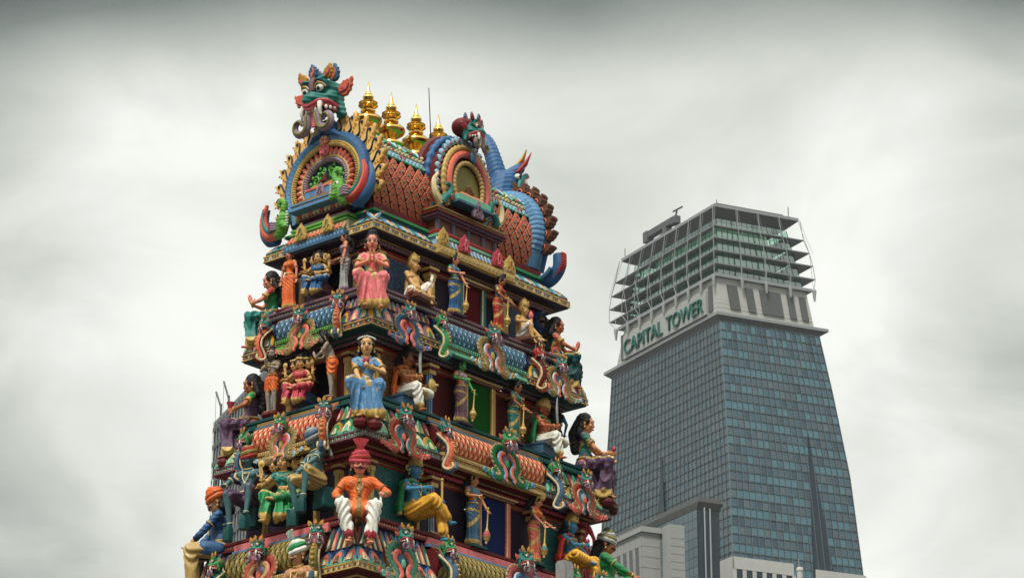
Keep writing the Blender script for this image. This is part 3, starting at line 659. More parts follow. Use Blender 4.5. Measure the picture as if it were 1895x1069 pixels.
def monster_head(parent, c, s, skin='teal', crest='gold', crest2='coral', lipc='rose', detail=1, rot=None, moust='lilac'):
    """grimacing guardian face, about 1 unit wide, facing -Y; parts are meshes under parent"""
    big = detail > 1
    def fin(mb, nm, mats, me=None):
        Mx = Matrix.Translation(c) @ (rot.to_4x4() if rot else Matrix.Identity(4)) @ Matrix.Scale(s, 4)
        if me is None: mb.xf(Mx); return mb.build(nm, mats, parent)
    hb = MB(); e = hb.ell
    e((0, .05, .12), (.40, .38, .36)); e((0, -.28, -.06), (.27, .28, .16)); e((0, -.46, -.02), (.15, .12, .10)); hb.cap((0, -.15, .20), .09, (0, -.46, .03), .075)
    for q in (-1, 1):
        e((q*.19, -.22, .30), (.15, .15, .11)); e((q*.29, -.14, .0), (.16, .20, .14)); e((q*.10, -.50, -.04), .065); hb.cap((q*.08, -.46, .0), .10, (q*.32, -.22, -.06), .09)
        hb.cap((q*.34, .0, -.1), .14, (q*.36, .02, -.36), .08); e((q*.20, -.31, .40), (.13, .08, .05))
        if big: hb.cap((q*.36, .05, .2), .05, (q*.50, .10, .26), .03); hb.cap((q*.42, .0, -.2), .09, (q*.50, -.02, -.40), .06)
    key = 'mh%s' % big
    if key not in HEADS: HEADS[key] = fuse(hb, .022 if big else .04, 3, disp=(lambda c_, n: .010*np.sin(c_[:, 2]*60+c_[:, 0]*22)) if big else None)
    o = addmesh('face', HEADS[key].copy(), [skin], parent)
    o.matrix_local = Matrix.Translation(c) @ (rot.to_4x4() if rot else Matrix.Identity(4)) @ Matrix.Scale(s, 4)
    m = MB()
    for q in (-1, 1):
        m.ell((q*.19, -.35, .20), (.095, .06, .085), 0, 12, 8); m.ell((q*.185, -.402, .175), (.045, .022, .045), 1, 8, 6)
        m.tube([(q*.08, -.38, .22), (q*.13, -.40, .285), (q*.20, -.41, .305), (q*.28, -.36, .27), (q*.31, -.30, .20)], .020, 6, 2)
        m.tube([(q*.08, -.38, .27), (q*.14, -.41, .34), (q*.22, -.41, .355), (q*.31, -.34, .30)], .014, 5, 1)
    fin(m, 'eyes', ['white', 'black', 'gold'])
    m = MB()   # mouth: drawn-back lips over gums and teeth
    lip = [(-.40, -.10, -.22), (-.34, -.30, -.12), (-.20, -.44, -.10), (-.08, -.50, -.16), (0, -.51, -.18), (.08, -.50, -.16), (.20, -.44, -.10), (.34, -.30, -.12), (.40, -.10, -.22)]
    m.tube(bez(lip, 24), rib(range(25), .045, .045, 12, .18) if big else .05, 7, 0); m.tube([(p[0]*.9, p[1]+.02, p[2]-.065) for p in lip], .042, 6, 1)
    m.tube([V(p)+V((0, -.01, .05)) for p in lip], .014, 5, 2)
    m.ell((0, -.18, -.26), (.30, .22, .10), 3, 12, 8)
    fin(m, 'lips', [lipc, 'pink', 'gold', 'maroon'])
    for q in (-1, 1):
        m = MB(); m.tube(bez([(q*.22, -.42, -.14), (q*.245, -.47, -.26), (q*.25, -.46, -.38), (q*.30, -.43, -.46)], 10), rib(range(11), .062, .008), 8, 0); fin(m, 'fang', ['white'])
    m = MB()
    for q in (-1, 1):
        for k in range(3): m.ell((q*(.31+.035*k), -.34+.09*k, -.24), (.035, .035, .05), 0, 8, 6)
        for k in range(2): m.ell((q*(.04+.075*k), -.46, -.26), (.036, .02, .05), 0, 8, 6)
    fin(m, 'teeth', ['white'])
    m = MB()  # crest: middle leaf, side leaves, ears
    for (x, y, z, ax, sc_, a, b) in ((0, -.28, .42, 0, .30 if big else .30, 3 if big else 0, 1), (-.27, -.20, .38, -.45, .34 if not big else .31, 0, 2), (.27, -.20, .38, .45, .34 if not big else .31, 0, 2), (-.42, .02, .05, -.9, .32 if not big else .42, 1, 2), (.42, .02, .05, .9, .32 if not big else .42, 1, 2), (-.16, .15, .42, -.2, .36 if big else .22, 3, 1), (.16, .15, .42, .2, .36 if big else .22, 3, 1)):
        X = V((math.cos(ax), 0, -math.sin(ax))); Y = V((math.sin(ax), 0, math.cos(ax)))
        sx = 1 if ax >= 0 else -1
        L = [(p[0]*sc_*(sx), p[1]*sc_*1.05) for p in LEAF]; L = L if sx > 0 else L[::-1]
        m.plate(L, (x, y, z), X, Y, .07, a, None, .12)
        m.ell(V((x, y-.075, z))+Y*(.36*sc_), (.10*sc_, .05*sc_, .12*sc_), b, 8, 6)
        if big: m.tube([V((x, y-.08, z))+X*(sx*.20*sc_*math.sin(t*2.6))+Y*(sc_*(.15+.65*t)) for t in [k/9 for k in range(10)]], rib(range(10), .028, .012), 6, b)
    fin(m, 'crest', [crest, crest2, 'teal' if skin != 'teal' else 'rose', 'steel'])
    if big:
        m = MB(); m.ell((0, -.30, .36), (.09, .07, .09), 0); m.tube([(0, -.36, .16), (0, -.35, .30), (0, -.28, .42)], rib(range(3), .06, .10), 8, 0); fin(m, 'brow_plate', ['mauve'])
    for q in (-1, 1):   # moustache scroll curling out of the mouth
        m = MB(); pts = [V((q*.13, -.36, -.26)), V((q*.13, -.42, -.38)), V((q*.15, -.42, -.50))]+[V((q*p.x, -.42, p.z)) for p in spiral(.35, -.52, .20, .07, 195, 540, 16)]
        m.tube(pts, rib(pts, .10, .05) if big else rib(pts, .08, .045), 10, 0, up=(0, -1, 0), flat=.75)
        m.tube([p+V((q*-.01, -.065, 0)) for p in pts], rib(pts, .035, .018), 5, 1); fin(m, 'moustache_scroll', [moust, 'lilac' if moust != 'lilac' else 'mauve'] if not big else [moust, 'olive'])
    m = MB(); n = 8
    m.tube([(0, -.38, -.28-.045*k) for k in range(n)], [(.10-.003*k)*(1+.14*(k % 2)) for k in range(n)], 10, 0, flat=.5, up=(0, -1, 0)); fin(m, 'tongue', ['pink'])

def face_bracket(loc, rz, s, label, cols, grp='monster faces on scrollwork brackets', skin='teal', w=1.):
    """monster face above an omega of ribbed scrolls; origin at the top ledge, hangs downward"""
    c1, c2, c3, fill = cols; t = empty('face_bracket', loc, rz, label, 'ornament', grp, s)
    monster_head(t, V((0, -.16, .02)), .38, skin, 'ochre', 'coral', 'red', 1)
    for q in (-1, 1):
        m = MB()
        P = [(q*.05, -.14), (q*.22, -.16), (q*.36, -.30), (q*.37, -.48), (q*.26, -.64), (q*.24, -.80), (q*.36, -.90), (q*.48, -.84), (q*.46, -.72), (q*.38, -.72)]
        pts = [p+V((0, -.02-.20*max(0, min(1, (-.1-p.z)/.8)), 0)) for p in bez(P, 44)]
        m.tube(pts, rib(pts, .098, .065, 22, .10), 12, 0, up=(0, -1, .0), flat=.55, slots=[1, 0, 0, 0, 0, 1, 2, 2, 2, 2, 2, 2])
        for k in range(1, 44, 2):
            d_ = (pts[k+1]-pts[k-1]).normalized(); s_ = d_.cross(V((0, -1, 0))); m.ell(pts[k]+s_*(q*-.085)+V((0, -.03, 0)), (.030, .022, .030), 1, 6, 4); m.build('outer_scroll', [c1, 'cream', c2], t)
        m = MB(); P2 = [(q*.04, -.26), (q*.14, -.28), (q*.22, -.38), (q*.21, -.50), (q*.12, -.60), (q*.09, -.74), (q*.16, -.84), (q*.10, -.90)]
        pts = [p+V((0, -.06-.18*max(0, min(1, (-.1-p.z)/.8)), 0)) for p in bez(P2, 36)]
        m.tube(pts, rib(pts, .066, .045, 16, .1), 8, 0, up=(0, -1, 0), flat=.7, slots=[1, 0, 0, 1, 2, 2, 2, 2]); m.build('inner_scroll', [c2, c3, c1], t)
        m = MB()   # cloud curl at the foot
        for k in range(3):
            cx = q*(.50+.13*k); cz = -.86+.035*k; m.tube([V((q*p.x, -.20, p.z)) if False else V((cx+(p.x), -.22, cz+p.z)) for p in spiral(0, 0, .075-.012*k, .02, 90, 90+q*-430, 14)], .026, 6, k % 2, up=(0, -1, 0))
            m.ell((cx, -.19, cz), (.07, .03, .06), 1, 8, 6)
        m.build('cloud_curl', [c3, c1], t)
    m = MB(); m.ell((0, -.06, -.46), (.17, .08, .30), 0, 12, 8); m.ell((0, -.16, -.50), (.07, .03, .10), 1, 8, 6); m.build('centre_boss', [fill, c1], t)
    return t
def yali_bracket(loc, rz, s, label, cols, skin='teal', side=1, grp='monster faces on scrollwork brackets'):
    """monster face on a ribbed body that arches out over the roll moulding and curls up at the lip"""
    c1, c2 = cols; t = empty('yali_bracket', loc, rz, label, 'ornament', grp, s)
    monster_head(t, V((0, -.18, .03)), .37, skin, 'ochre', 'coral', 'red', 1, moust='lilac')
    P = [V((0, -.06, -.10)), V((0, -.20, -.24)), V((0, -.32, -.40)), V((0, -.34, -.60)), V((0, -.26, -.78)), V((0, -.22, -.92)), V((0, -.34, -1.0)), V((0, -.46, -.94)), V((0, -.44, -.84))]
    pts = bez([tuple(p) for p in P], 30)
    m = MB(); m.tube(pts, rib(pts, .12, .06, 13, .13, lambda u: 1+.2*math.sin(PI*u)), 10, 0, up=(1, 0, 0), flat=.75, slots=[0, 0, 1, 1, 1, 1, 1, 0, 0, 0]); m.build('ribbed_body', [c1, c2], t)
    m = MB()
    for k in range(1, 24, 2): m.ell(pts[k]+V((0, -.10, .03)), (.05, .05, .04), 0, 6, 4)
    m.tube([p+V((0, -.085, .02)) for p in pts[:25]], .03, 6, 0); m.build('comb', ['ochre'], t)
    for q in (-1, 1): m = MB(); m.tube([p+V((q*.085, .03, 0)) for p in pts], .03, 6, 0); m.build('piping', ['cream'], t)
    return t

# ------------------------------------------------------------------ temple tower
TT = empty('temple_tower', (0, 0, 0), 0, 'tall tapering temple gateway tower crowded with painted statues and cornices', 'tower')
CORN = {'A': (3.45, 1.757, 26.77), 'B': (3.78, 2.02, 24.33), 'C': (4.25, 2.337, 21.57), 'D': (4.72, 2.65, 18.5), 'E': (5.15, 2.95, 15.2)}
def ring(prof, a, b, nm, mat, smooth=False, slots=None, parent=TT):
    """mitred moulding running round all four sides: prof = [(inward, z)...]"""
    mb = MB(); n = len(prof)
    for d, z in prof: mb.v += [(-(a-d), -(b-d), z), (a-d, -(b-d), z), (a-d, b-d, z), (-(a-d), b-d, z)]
    for k in range(n-1):
        for i in range(4):
            j = (i+1) % 4; mb.f.append([k*4+i, k*4+j, k*4+4+j, k*4+4+i]); mb.m.append(slots[k] if slots else 0)
    return mb.build(nm, mat if isinstance(mat, list) else [mat], parent, smooth)
def sides(a, b):
    """the two sides facing the street: (start, direction, outward, length)"""
    return [(V((-a, -b, 0)), V((1, 0, 0)), V((0, -1, 0)), 2*a), (V((-a, b, 0)), V((0, -1, 0)), V((-1, 0, 0)), 2*b)]
def seg(s0, s1, side, a, b, prof, nm, mat, slots=None, smooth=False):
    """moulding on one side only between s0 and s1 (tower coordinate along the side), capped"""
    mb = MB(); n = len(prof)
    for s_ in (s0, s1):
        for d, z in prof: mb.v.append((s_, -(b-d), z) if side == 'S' else (-(a-d), s_, z))
    fl = side != 'S'
    for k in range(n-1):
        f = [k, n+k, n+k+1, k+1]; mb.f.append(f[::-1] if fl else f); mb.m.append(slots[k] if slots else 0)
    mb.f.append(list(range(n)) if not fl else list(range(n))[::-1]); mb.f.append(list(range(n, 2*n))[::-1] if not fl else list(range(n, 2*n))); mb.m += [0, 0]
    return mb.build(nm, mat if isinstance(mat, list) else [mat], TT, smooth)
def petals(mb, side, a, b, s0, s1, n, d0, z0, d1, z1, ms, depth=.04, bulge=0):
    """row of bordered petals lying on a slope between (d0,z0) bottom and (d1,z1) top"""
    for k in range(n):
        s_ = s0+(s1-s0)*(k+.5)/n; w = abs(s1-s0)/n*.94
        if side == 'S': O = V((s_, -(b-d0), z0)); X = V((1, 0, 0)); Y = V((0, d1-d0, z1-z0))
        else: O = V((-(a-d0), s_, z0)); X = V((0, -1, 0)); Y = V((d1-d0, 0, z1-z0))
        h = Y.length; Y = Y/h; c = ms[k % len(ms)]
        mb.plate([(p[0]*w, p[1]*h) for p in PETAL], O, X, Y, depth, c[0], None, .10)
        mb.plate([(p[0]*w*.72, p[1]*h*.78) for p in PETAL], O+X.cross(Y)*depth, X, Y, .012, c[1])
        mb.plate([(p[0]*w*.36, p[1]*h*.5) for p in PETAL], O+X.cross(Y)*(depth+.012), X, Y, .01, c[2])
def scallops(mb, side, a, b, s0, s1, d, z, r, m=0, step=None):
    n = max(1, int(abs(s1-s0)/(step or r*1.9)))
    for k in range(n):
        s_ = s0+(s1-s0)*(k+.5)/n; c = (s_, -(b-d), z) if side == 'S' else (-(a-d), s_, z)
        mb.ell(c, (r, r*.7, r*.8) if side == 'S' else (r*.7, r, r*.8), m, 8, 5)
KUT = {'A': (1.4, .95), 'B': (1.6, 1.0), 'C': (1.85, 1.2), 'D': (2.1, 1.38)}       # half width of the middle bay on the long / short side
LED = {'B': (25.22, .24), 'C': (22.58, .38), 'D': (19.72, .46)}                     # ledge height and how far it stands back from the lip
WALL = {'A': (2.95, 1.28), 'B': (3.22, 1.48), 'C': (3.66, 1.80), 'D': (4.10, 2.1)}  # wall under this cornice
SCH = {'A': ('gold', 'cream', 'rose', 'dark_purple', 'maroon', 'gold_dark'), 'B': ('gold', 'coral', 'teal', 'dark_teal', 'navy', 'mauve'), 'C': ('mauve', 'teal', 'cream', 'maroon', 'dark_red', 'gold_dark'), 'D': ('gold', 'mauve', 'teal', 'maroon', 'maroon', 'gold')}
for key in 'ABCD':
    a, b, z = CORN[key]; wa, wb = WALL[key]; dw = a-wa; sch = SCH[key]; kx, ky = KUT[key]
    ring([(dw+.02, z-.46), (dw-.08, z-.40), (dw-.08, z-.36)], a, b, 'eave_moulding', 'red')
    ring([(dw-.10, z-.355), (dw-.13, z-.30), (.30, z-.25), (.28, z-.215), (.04, z-.185), (.035, z-.16)], a, b, 'eave', [sch[3], 'dark_red', sch[5]], slots=[1, 0, 2, 0, 0])
    ring([(.02, z-.158), (0, z-.15), (0, z-.128), (.025, z-.128), (.025, z-.03), (0, z-.03), (0, z), (.06, z+.006), (.07, z+.01)], a, b, 'cornice_band', [sch[0], 'dark_red' if key in 'AB' else sch[0]], slots=[0, 0, 0, 1, 0, 0, 0, 0])
    for side, L0, L1 in (('S', -wa-.1, wa+.1), ('W', wb+.1, -wb-.1)): mb = MB(); scallops(mb, side, a, b, L0, L1, dw-.20, z-.315, .060, 0); mb.build('scalloped_row', ['mauve' if key != 'C' else 'rose'], TT)
    # painted pattern on the band face
    for side, L0, L1 in (('S', -a, a), ('W', b, -b)):
        mb = MB()
        n = int(abs(L1-L0)/(.155 if key != 'C' else .19))
        for k in range(n):
            s_ = L0+(L1-L0)*(k+.5)/n; w = abs(L1-L0)/n
            mid = abs(s_) < (kx if side == 'S' else ky)
            if side == 'S': O = V((s_, -(b-.025), z-.079)); X = V((1, 0, 0))
            else: O = V((-(a-.025), s_, z-.079)); X = V((0, -1, 0))
            Yv = V((0, 0, 1))
            if key == 'B' or mid and key == 'D':
                c = (2, 3, 4)[k % 3]; r1 = w*.46; r2 = .045
                mb.plate([(-r1, 0), (0, -r2), (r1, 0), (0, r2)], O, X, Yv, .012, c)
                mb.plate([(-r1*.5, 0), (0, -r2*.5), (r1*.5, 0), (0, r2*.5)], O+X.cross(Yv)*.012, X, Yv, .007, (3, 1, 1)[k % 3])
                for q in (-1, 1): mb.plate([(w*.5-r1*.45, q*.042), (w*.5+r1*.45, q*.042), (w*.5, q*.008)][::q], O, X, Yv, .008, (4, 2, 3)[k % 3])
            elif key == 'C':
                for rr, cc, dp in ((.044, 1, .008), (.036, 3, .014), (.022, 2, .022)): mb.plate([(rr*math.cos(t*PI/6), rr*math.sin(t*PI/6)) for t in range(12)], O, X, Yv, dp, cc)
                mb.plate([(w*.5-.012, 0), (w*.5, -.04), (w*.5+.012, 0), (w*.5, .04)], O, X, Yv, .008, 1)
            else:
                mb.plate([(-.052, -.045), (.052, -.045), (.052, .045), (-.052, .045)], O, X, Yv, .016, 0)
                mb.plate([(-.030, -.04), (.030, -.04), (.030, .02), (0, .036), (-.030, .02)], O, X, Yv, .022, 1 if k % 2 else 2)
                mb.ell(O+X.cross(Yv)*.022-V((0, 0, .01)), .014, 3 if k % 2 else 4, 6, 4)
                mb.plate([(w*.5-.012, -.04), (w*.5+.012, -.04), (w*.5+.012, .04), (w*.5-.012, .04)], O, X, Yv, .010, 5)
        mb.build('band_pattern', {'A': ['gold', 'cream', 'mauve', 'rose', 'teal', 'sky_blue'], 'B': ['gold', 'cream', 'coral', 'teal', 'mauve', 'sky_blue'], 'C': ['gold', 'cream', 'teal', 'mint', 'rose', 'sky_blue'], 'D': ['gold', 'brown', 'mauve', 'teal', 'green', 'cream']}[key], TT)
    if key != 'A':
        lz, ld_ = LED[key]
        # middle bays: raised coloured fascia over the band
        mc = {'B': 'mint', 'C': 'khaki', 'D': 'khaki'}[key]
        for side, hw in (('S', kx), ('W', ky)):
            seg(-hw+.12, hw-.12, side, a, b, [(.06, z-.19), (-.05, z-.17), (-.05, z-.10), (-.02, z-.095), (-.02, z-.02), (-.06, z-.015), (-.06, z+.06), (.10, z+.085)], 'bay_fascia', [mc if side == 'S' else ('lime' if key == 'B' else 'gold'), 'gold_dark'], slots=[0, 0, 1, 1, 0, 0, 0])
            mb = MB()
            for k in range(int((2*hw-.3)/.13)):
                s_ = -hw+.22+k*.13; O = V((s_, -(b+.02), z-.058)) if side == 'S' else V((-(a+.02), s_, z-.058)); mb.plate([(-.045, -.028), (.045, -.028), (.045, .028), (-.045, .028)], O, (1, 0, 0) if side == 'S' else (0, -1, 0), (0, 0, 1), .014, 0, 0, .2); mb.ell(O+(V((0, -.016, 0)) if side == 'S' else V((-.016, 0, 0))), (.014, .014, .014), 1, 6, 4)
            mb.build('fascia_panels', [{'B': 'green', 'C': 'gold', 'D': 'gold'}[key], 'coral'], TT)
            mb = MB()
            for k in range(int(2*hw/.07)):
                s_ = -hw+.15+k*.07
                if s_ < hw-.15: c = (s_, -(b+.062), z+.022) if side == 'S' else (-(a+.062), s_, z+.022); mb.ell(c, (.022, .012, .026) if side == 'S' else (.012, .022, .026), 0, 6, 4)
            mb.build('bead_row', ['gold_dark' if key != 'B' else 'dark_green'], TT)
            # barrel roll with lattice
            r = (lz-.16-z-.02)/2*.78; cz = z+.10+r; cd_ = .06+r*.92
            prof = [(cd_-r*.95*math.cos(R(t)), cz+r*math.sin(R(t))) for t in range(-70, 111, 15)]
            seg(-hw-.05, hw+.05, side, a, b, prof, 'roll_moulding', [{'B': 'navy', 'C': 'maroon', 'D': 'maroon'}[key]], smooth=True)
            mb = MB(); u = .155; kk = int(2*hw/u); rows = 6
            for j in range(rows):
                for i in range(kk+1):
                    s_ = -hw+(i+(.5 if j % 2 else 0))*u
                    if abs(s_) > hw-.03: continue
                    t0 = R(-58+j*25); O = (cd_-(r+.004)*.95*math.cos(t0), cz+(r+.004)*math.sin(t0)); Yv = V((0, .95*math.sin(t0), math.cos(t0))) if side == 'S' else V((.95*math.sin(t0), 0, math.cos(t0)))
                    P0 = V((s_, -(b-O[0]), O[1])) if side == 'S' else V((-(a-O[0]), s_, O[1])); X = V((1, 0, 0)) if side == 'S' else V((0, -1, 0))
                    hh = r*R(25)*.93; ww = u*.44
                    mb.plate([(-ww, 0), (0, -hh), (ww, 0), (0, hh)], P0, X, Yv, .014, 0, 1, .25); mb.plate([(-ww*.42, 0), (0, -hh*.42), (ww*.42, 0), (0, hh*.42)], P0+X.cross(Yv).normalized()*.014, X, Yv, .006, 2)
            mb.build('lattice_tiles', {'B': ['steel', 'pale_blue', 'pale_blue'], 'C': ['coral', 'ochre', 'cream'], 'D': ['olive', 'gold_dark', 'khaki']}[key], TT)
            # strips above the roll
            top = cz+r*.8
            for k, (cc, h0, h1, dd) in enumerate((('gold_dark', top, top+.05, cd_-r*.55), ({'B': 'pink', 'C': 'steel', 'D': 'sky_blue'}[key], top+.052, top+.13, cd_-r*.35), ({'B': 'cream', 'C': 'gold_dark', 'D': 'pink'}[key], top+.132, lz-.10, cd_-r*.2))):
                seg(-hw-.05, hw+.05, side, a, b, [(ld_+.2, h0), (dd+.01, h0), (dd, h0+.01), (dd, h1-.01), (dd+.01, h1), (ld_+.2, h1)], 'strip_moulding', [cc])
        # corner blocks: sloping petals and panels
        for side, h0, h1 in (('S', -a, -kx), ('S', kx, a), ('W', b, ky), ('W', -ky, -b)):
            mb = MB(); L = abs(h1-h0); m0 = min(h0, h1)+.05; m1 = max(h0, h1)-.05; nn = max(3, int(L/.36))
            petals(mb, side, a, b, m0, m1, nn, .05, z+.012, .09+ld_*.3, z+.36, {'B': [(1, 0, 2), (0, 3, 2), (4, 1, 0)], 'C': [(3, 1, 0), (1, 0, 3), (2, 1, 0)], 'D': [(2, 5, 0), (2, 5, 4)]}[key], .06)
            petals(mb, side, a, b, m0, m1, nn*2+1, .12+ld_*.35, z+.40, ld_+.03, lz-.22, {'B': [(5, 4, 3), (4, 0, 1)], 'C': [(4, 5, 0), (3, 1, 2)], 'D': [(4, 1, 0), (2, 5, 0)]}[key], .04)
            for k in range(nn*3):
                s_ = m0+(m1-m0)*(k+.5)/nn/3; O = V((s_, -(b-.03), z+.005)) if side == 'S' else V((-(a-.03), s_, z+.005)); X = V((1, 0, 0)) if side == 'S' else V((0, -1, 0))
                w = (m1-m0)/nn/3; mb.plate([(-w*.5, 0), (w*.5, 0), (w*.3, .055), (0, .11+.03*(k % 2)), (-w*.3, .055)], O, X, V((0, 0, 1)), .035, 3 if key != 'B' else 5)
            mb.build('petal_row', {'B': ['teal', 'yellow', 'cream', 'pink', 'mauve', 'lilac'], 'C': ['cream', 'green', 'ochre', 'mint', 'mauve', 'rose'], 'D': ['cream', 'teal', 'steel', 'mint', 'brown', 'coral']}[key], TT)
        ring([(.07, z+.012), (.11+ld_*.3, z+.40), (.14+ld_*.4, z+.55), (ld_+.02, lz-.20)], a, b, 'slope', {'B': 'dark_purple', 'C': 'dark_teal', 'D': 'navy'}[key])
        ring([(ld_+.06, lz-.22), (ld_-.06, lz-.20), (ld_-.06, lz-.155)], a, b, 'ledge_moulding', {'B': 'dark_purple', 'C': 'dark_teal', 'D': 'maroon'}[key])
        ring([(ld_-.02, lz-.152), (ld_-.02, lz-.06), (ld_-.08, lz-.058), (ld_-.08, lz), (1.3, lz)], a, b, 'ledge', [{'B': 'lilac', 'C': 'teal', 'D': 'rose'}[key], {'B': 'mauve', 'C': 'dark_teal', 'D': 'maroon'}[key], 'mauve'], slots=[0, 1, 1, 2])
        for side, L0, L1 in (('S', -a+ld_, a-ld_), ('W', b-ld_, -b+ld_)):
            mb = MB()
            n = int(abs(L1-L0)/.085)
            for k in range(n):
                s_ = L0+(L1-L0)*(k+.5)/n; O = V((s_, -(b-ld_+.018), lz-.106)) if side == 'S' else V((-(a-ld_+.018), s_, lz-.106)); mb.ell(O, (.026, .012, .026) if side == 'S' else (.012, .026, .026), 0, 6, 4)
            mb.build('bead_row', ['cream' if key != 'C' else 'mint'], TT)
# walls, back panels, pillars and doorways
TIER = [('A', 'B', 'navy', 'steel', 'door_red', 'gold_dark', 'teal', 'gold', 'rose'), ('B', 'C', 'dark_red', 'gold_dark', 'door_green', 'blue', 'ochre', 'gold', 'brown'), ('C', 'D', 'dark_teal', 'teal', 'door_navy', 'purple', 'coral', 'gold', 'maroon')]
for up_, lo, pan, panl, door, pil, jamb, trim, wall in TIER:
    wa, wb = WALL[up_]; z1 = CORN[up_][2]-.42; z0 = LED[lo][0]-.02; kx, ky = KUT[up_]
    mb = MB(); dw_ = .40; hz = (z0+z1)/2; hh = (z1-z0)/2
    # long side wall with a door opening, plus the other three sides
    for x0, x1 in ((-wa, -dw_), (dw_, wa)): mb.box(((x0+x1)/2, -wb+.1, hz), ((x1-x0)/2, .1, hh))
    mb.box((0, -wb+.1, z1-.03), (dw_, .1, .03))
    mb.box((0, wb-.1, hz), (wa, .1, hh)); mb.box((wa-.1, 0, hz), (.1, wb-.2, hh))
    for y0, y1 in ((-wb+.2, -.34), (.34, wb-.2)): mb.box((-wa+.1, (y0+y1)/2, hz), (.1, (y1-y0)/2, hh))
    mb.build('wall', ['dark_purple' if up_ != 'B' else 'maroon'], TT, False)
    dc, dw_, dp = {'A': (.13, .31, .27), 'B': (.12, .40, .30), 'C': (.28, .42, .28)}[up_]
    mb = MB(); mb.box((dc, -wb-dp+.06, hz), (dw_+.02, .02, hh)); mb.build('door', [door], TT, False)
    for q in (-1, 1): mb = MB(); mb.box((dc+q*(dw_+.12), -wb-dp/2+.04, hz), (.09, dp/2-.05, hh)); mb.build('door_frame', ['dark_purple'], TT, False)
    mb = MB(); mb.box((-wa+.45, 0, hz), (.02, .5, hh)); mb.build('niche_back', ['dark_purple'], TT, False)
    for q in (-1, 1):
        mb = MB(); mb.box((dc+q*(dw_+.085), -wb-dp+.02, hz), (.065, .035, hh)); mb.box((dc+q*(dw_+.03), -wb-dp-.018, hz), (.012, .008, hh), 1); mb.build('door_jamb', [jamb, 'cream'], TT, False)
    mb = MB(); mb.box((dc, -wb-dp, z1-.06), (dw_+.25, .05, .030)); mb.box((dc, -wb-dp-.02, z1-.012), (dw_+.32, .07, .016), 1); mb.build('door_lintel', ['brown', trim], TT, False)
    for side, c, hw in (('S', -(wa+kx)/2+.05, (wa-kx)/2-.12), ('S', (wa+kx)/2-.05, (wa-kx)/2-.12)):
        mb = MB(); mb.box((c, -wb-.012, hz), (hw, .012, hh*.94)); mb.build('painted_panel', [arabesque('panel_'+up_, PAL[pan], PAL[panl])], TT, False)
    def pillar(x, y, kind, rad=.085, col=None):
        p = MB(); c = col or pil
        if kind == 'square':
            p.box((x, y, hz), (rad, rad, hh-.02)); [p.box((x+dx*rad*.62, y-rad-.006, hz), (.014, .006, hh-.06), 1) for dx in (-1, 0, 1)]; [p.box((x-rad-.006, y+dy*rad*.6, hz), (.006, .014, hh-.06), 1) for dy in (-1, 0, 1)]
        else: p.lathe([(rad*1.0, z0-hz), (rad, 0), (rad*.96, z1-hz)], (x, y, hz), 16); [p.tube([(x+rad*math.cos(t), y+rad*math.sin(t), z0), (x+rad*math.cos(t), y+rad*math.sin(t), z1)], .012, 4, 1) for t in (PI*1.25, PI*1.05, PI*1.45)]
        o = p.build('pillar', [c, 'gold' if kind == 'square' else 'pale_blue'], TT)
        k = MB()
        for i, (w, h, m) in enumerate(((1.9, .03, 0), (1.6, .03, 1), (1.3, .05, 0))):
            zz = z1-.05-sum((.03, .03, .05)[:i])*2-h; k.box((x, y, zz), (rad*w, rad*w, h), m)
        k.build('capital', [trim, 'maroon'], o); k = MB(); k.box((x, y, z0+.06), (rad*1.5, rad*1.5, .06)); k.box((x, y, z0+.135), (rad*1.25, rad*1.25, .015), 1); k.build('pillar_base', ['maroon', trim], o)
    kd = 'square' if up_ == 'A' else 'round'
    pillar(-kx+.12, -wb-.20, kd); pillar(kx-.12, -wb-.20, kd)
    pillar(-wa+.12, -wb-.06, 'square', .06, 'brown'); pillar(wa+.02, -wb-.02, 'square', .07, {'A': 'gold_dark', 'B': 'dark_red', 'C': 'green'}[up_])
    pillar(-kx-.18, -wb-.05, 'square', .04, {'A': 'mauve', 'B': 'gold_dark', 'C': 'ochre'}[up_]); pillar(kx+.16, -wb-.05, 'square', .04, {'A': 'gold_dark', 'B': 'steel', 'C': 'green'}[up_])
    pillar(-wa-.04, .42, 'square', .05, {'A': 'teal', 'B': 'steel', 'C': 'blue'}[up_]); pillar(-wa-.04, -.42, 'square', .05, {'A': 'green', 'B': 'olive', 'C': 'navy'}[up_])
    pillar(-wa-.02, ky-.02, 'square', .05, 'maroon'); pillar(-wa-.06, -ky+.10, 'square', .07, {'A': 'teal', 'B': 'olive', 'C': 'maroon'}[up_])
    mb = MB()
    for side, L0, L1 in (('S', -wa-.06, wa+.06), ('W', wb+.06, -wb-.06)):
        for h_, dd, mm in ((z1-.02, .03, 0), (z1-.06, .015, 1), (z0+.04, .04, 2)):
            if side == 'S': mb.box(((L0+L1)/2, -wb-dd*.5-.004, h_), (abs(L1-L0)/2, dd, .018), mm)
            else: mb.box((-wa-dd*.5-.004, 0, h_), (dd, abs(L1-L0)/2, .018), mm)
    mb.build('wall_trim', ['gold_dark', 'red', 'mauve'], TT, False)
# lower shaft of the tower, out of the picture
ring([(0, 0), (0, 15.0)], 5.0, 2.8, 'shaft_wall', 'cream'); ring([(.62, 15.2), (.62, 18.1)], 4.72, 2.65, 'shaft_wall', 'maroon')
ring([(.2, 14.9), (0, 15.0), (0, 15.2), (.6, 15.9), (.7, 16.0), (.7, 16.02)], 5.15, 2.95, 'cornice_band', 'mint')

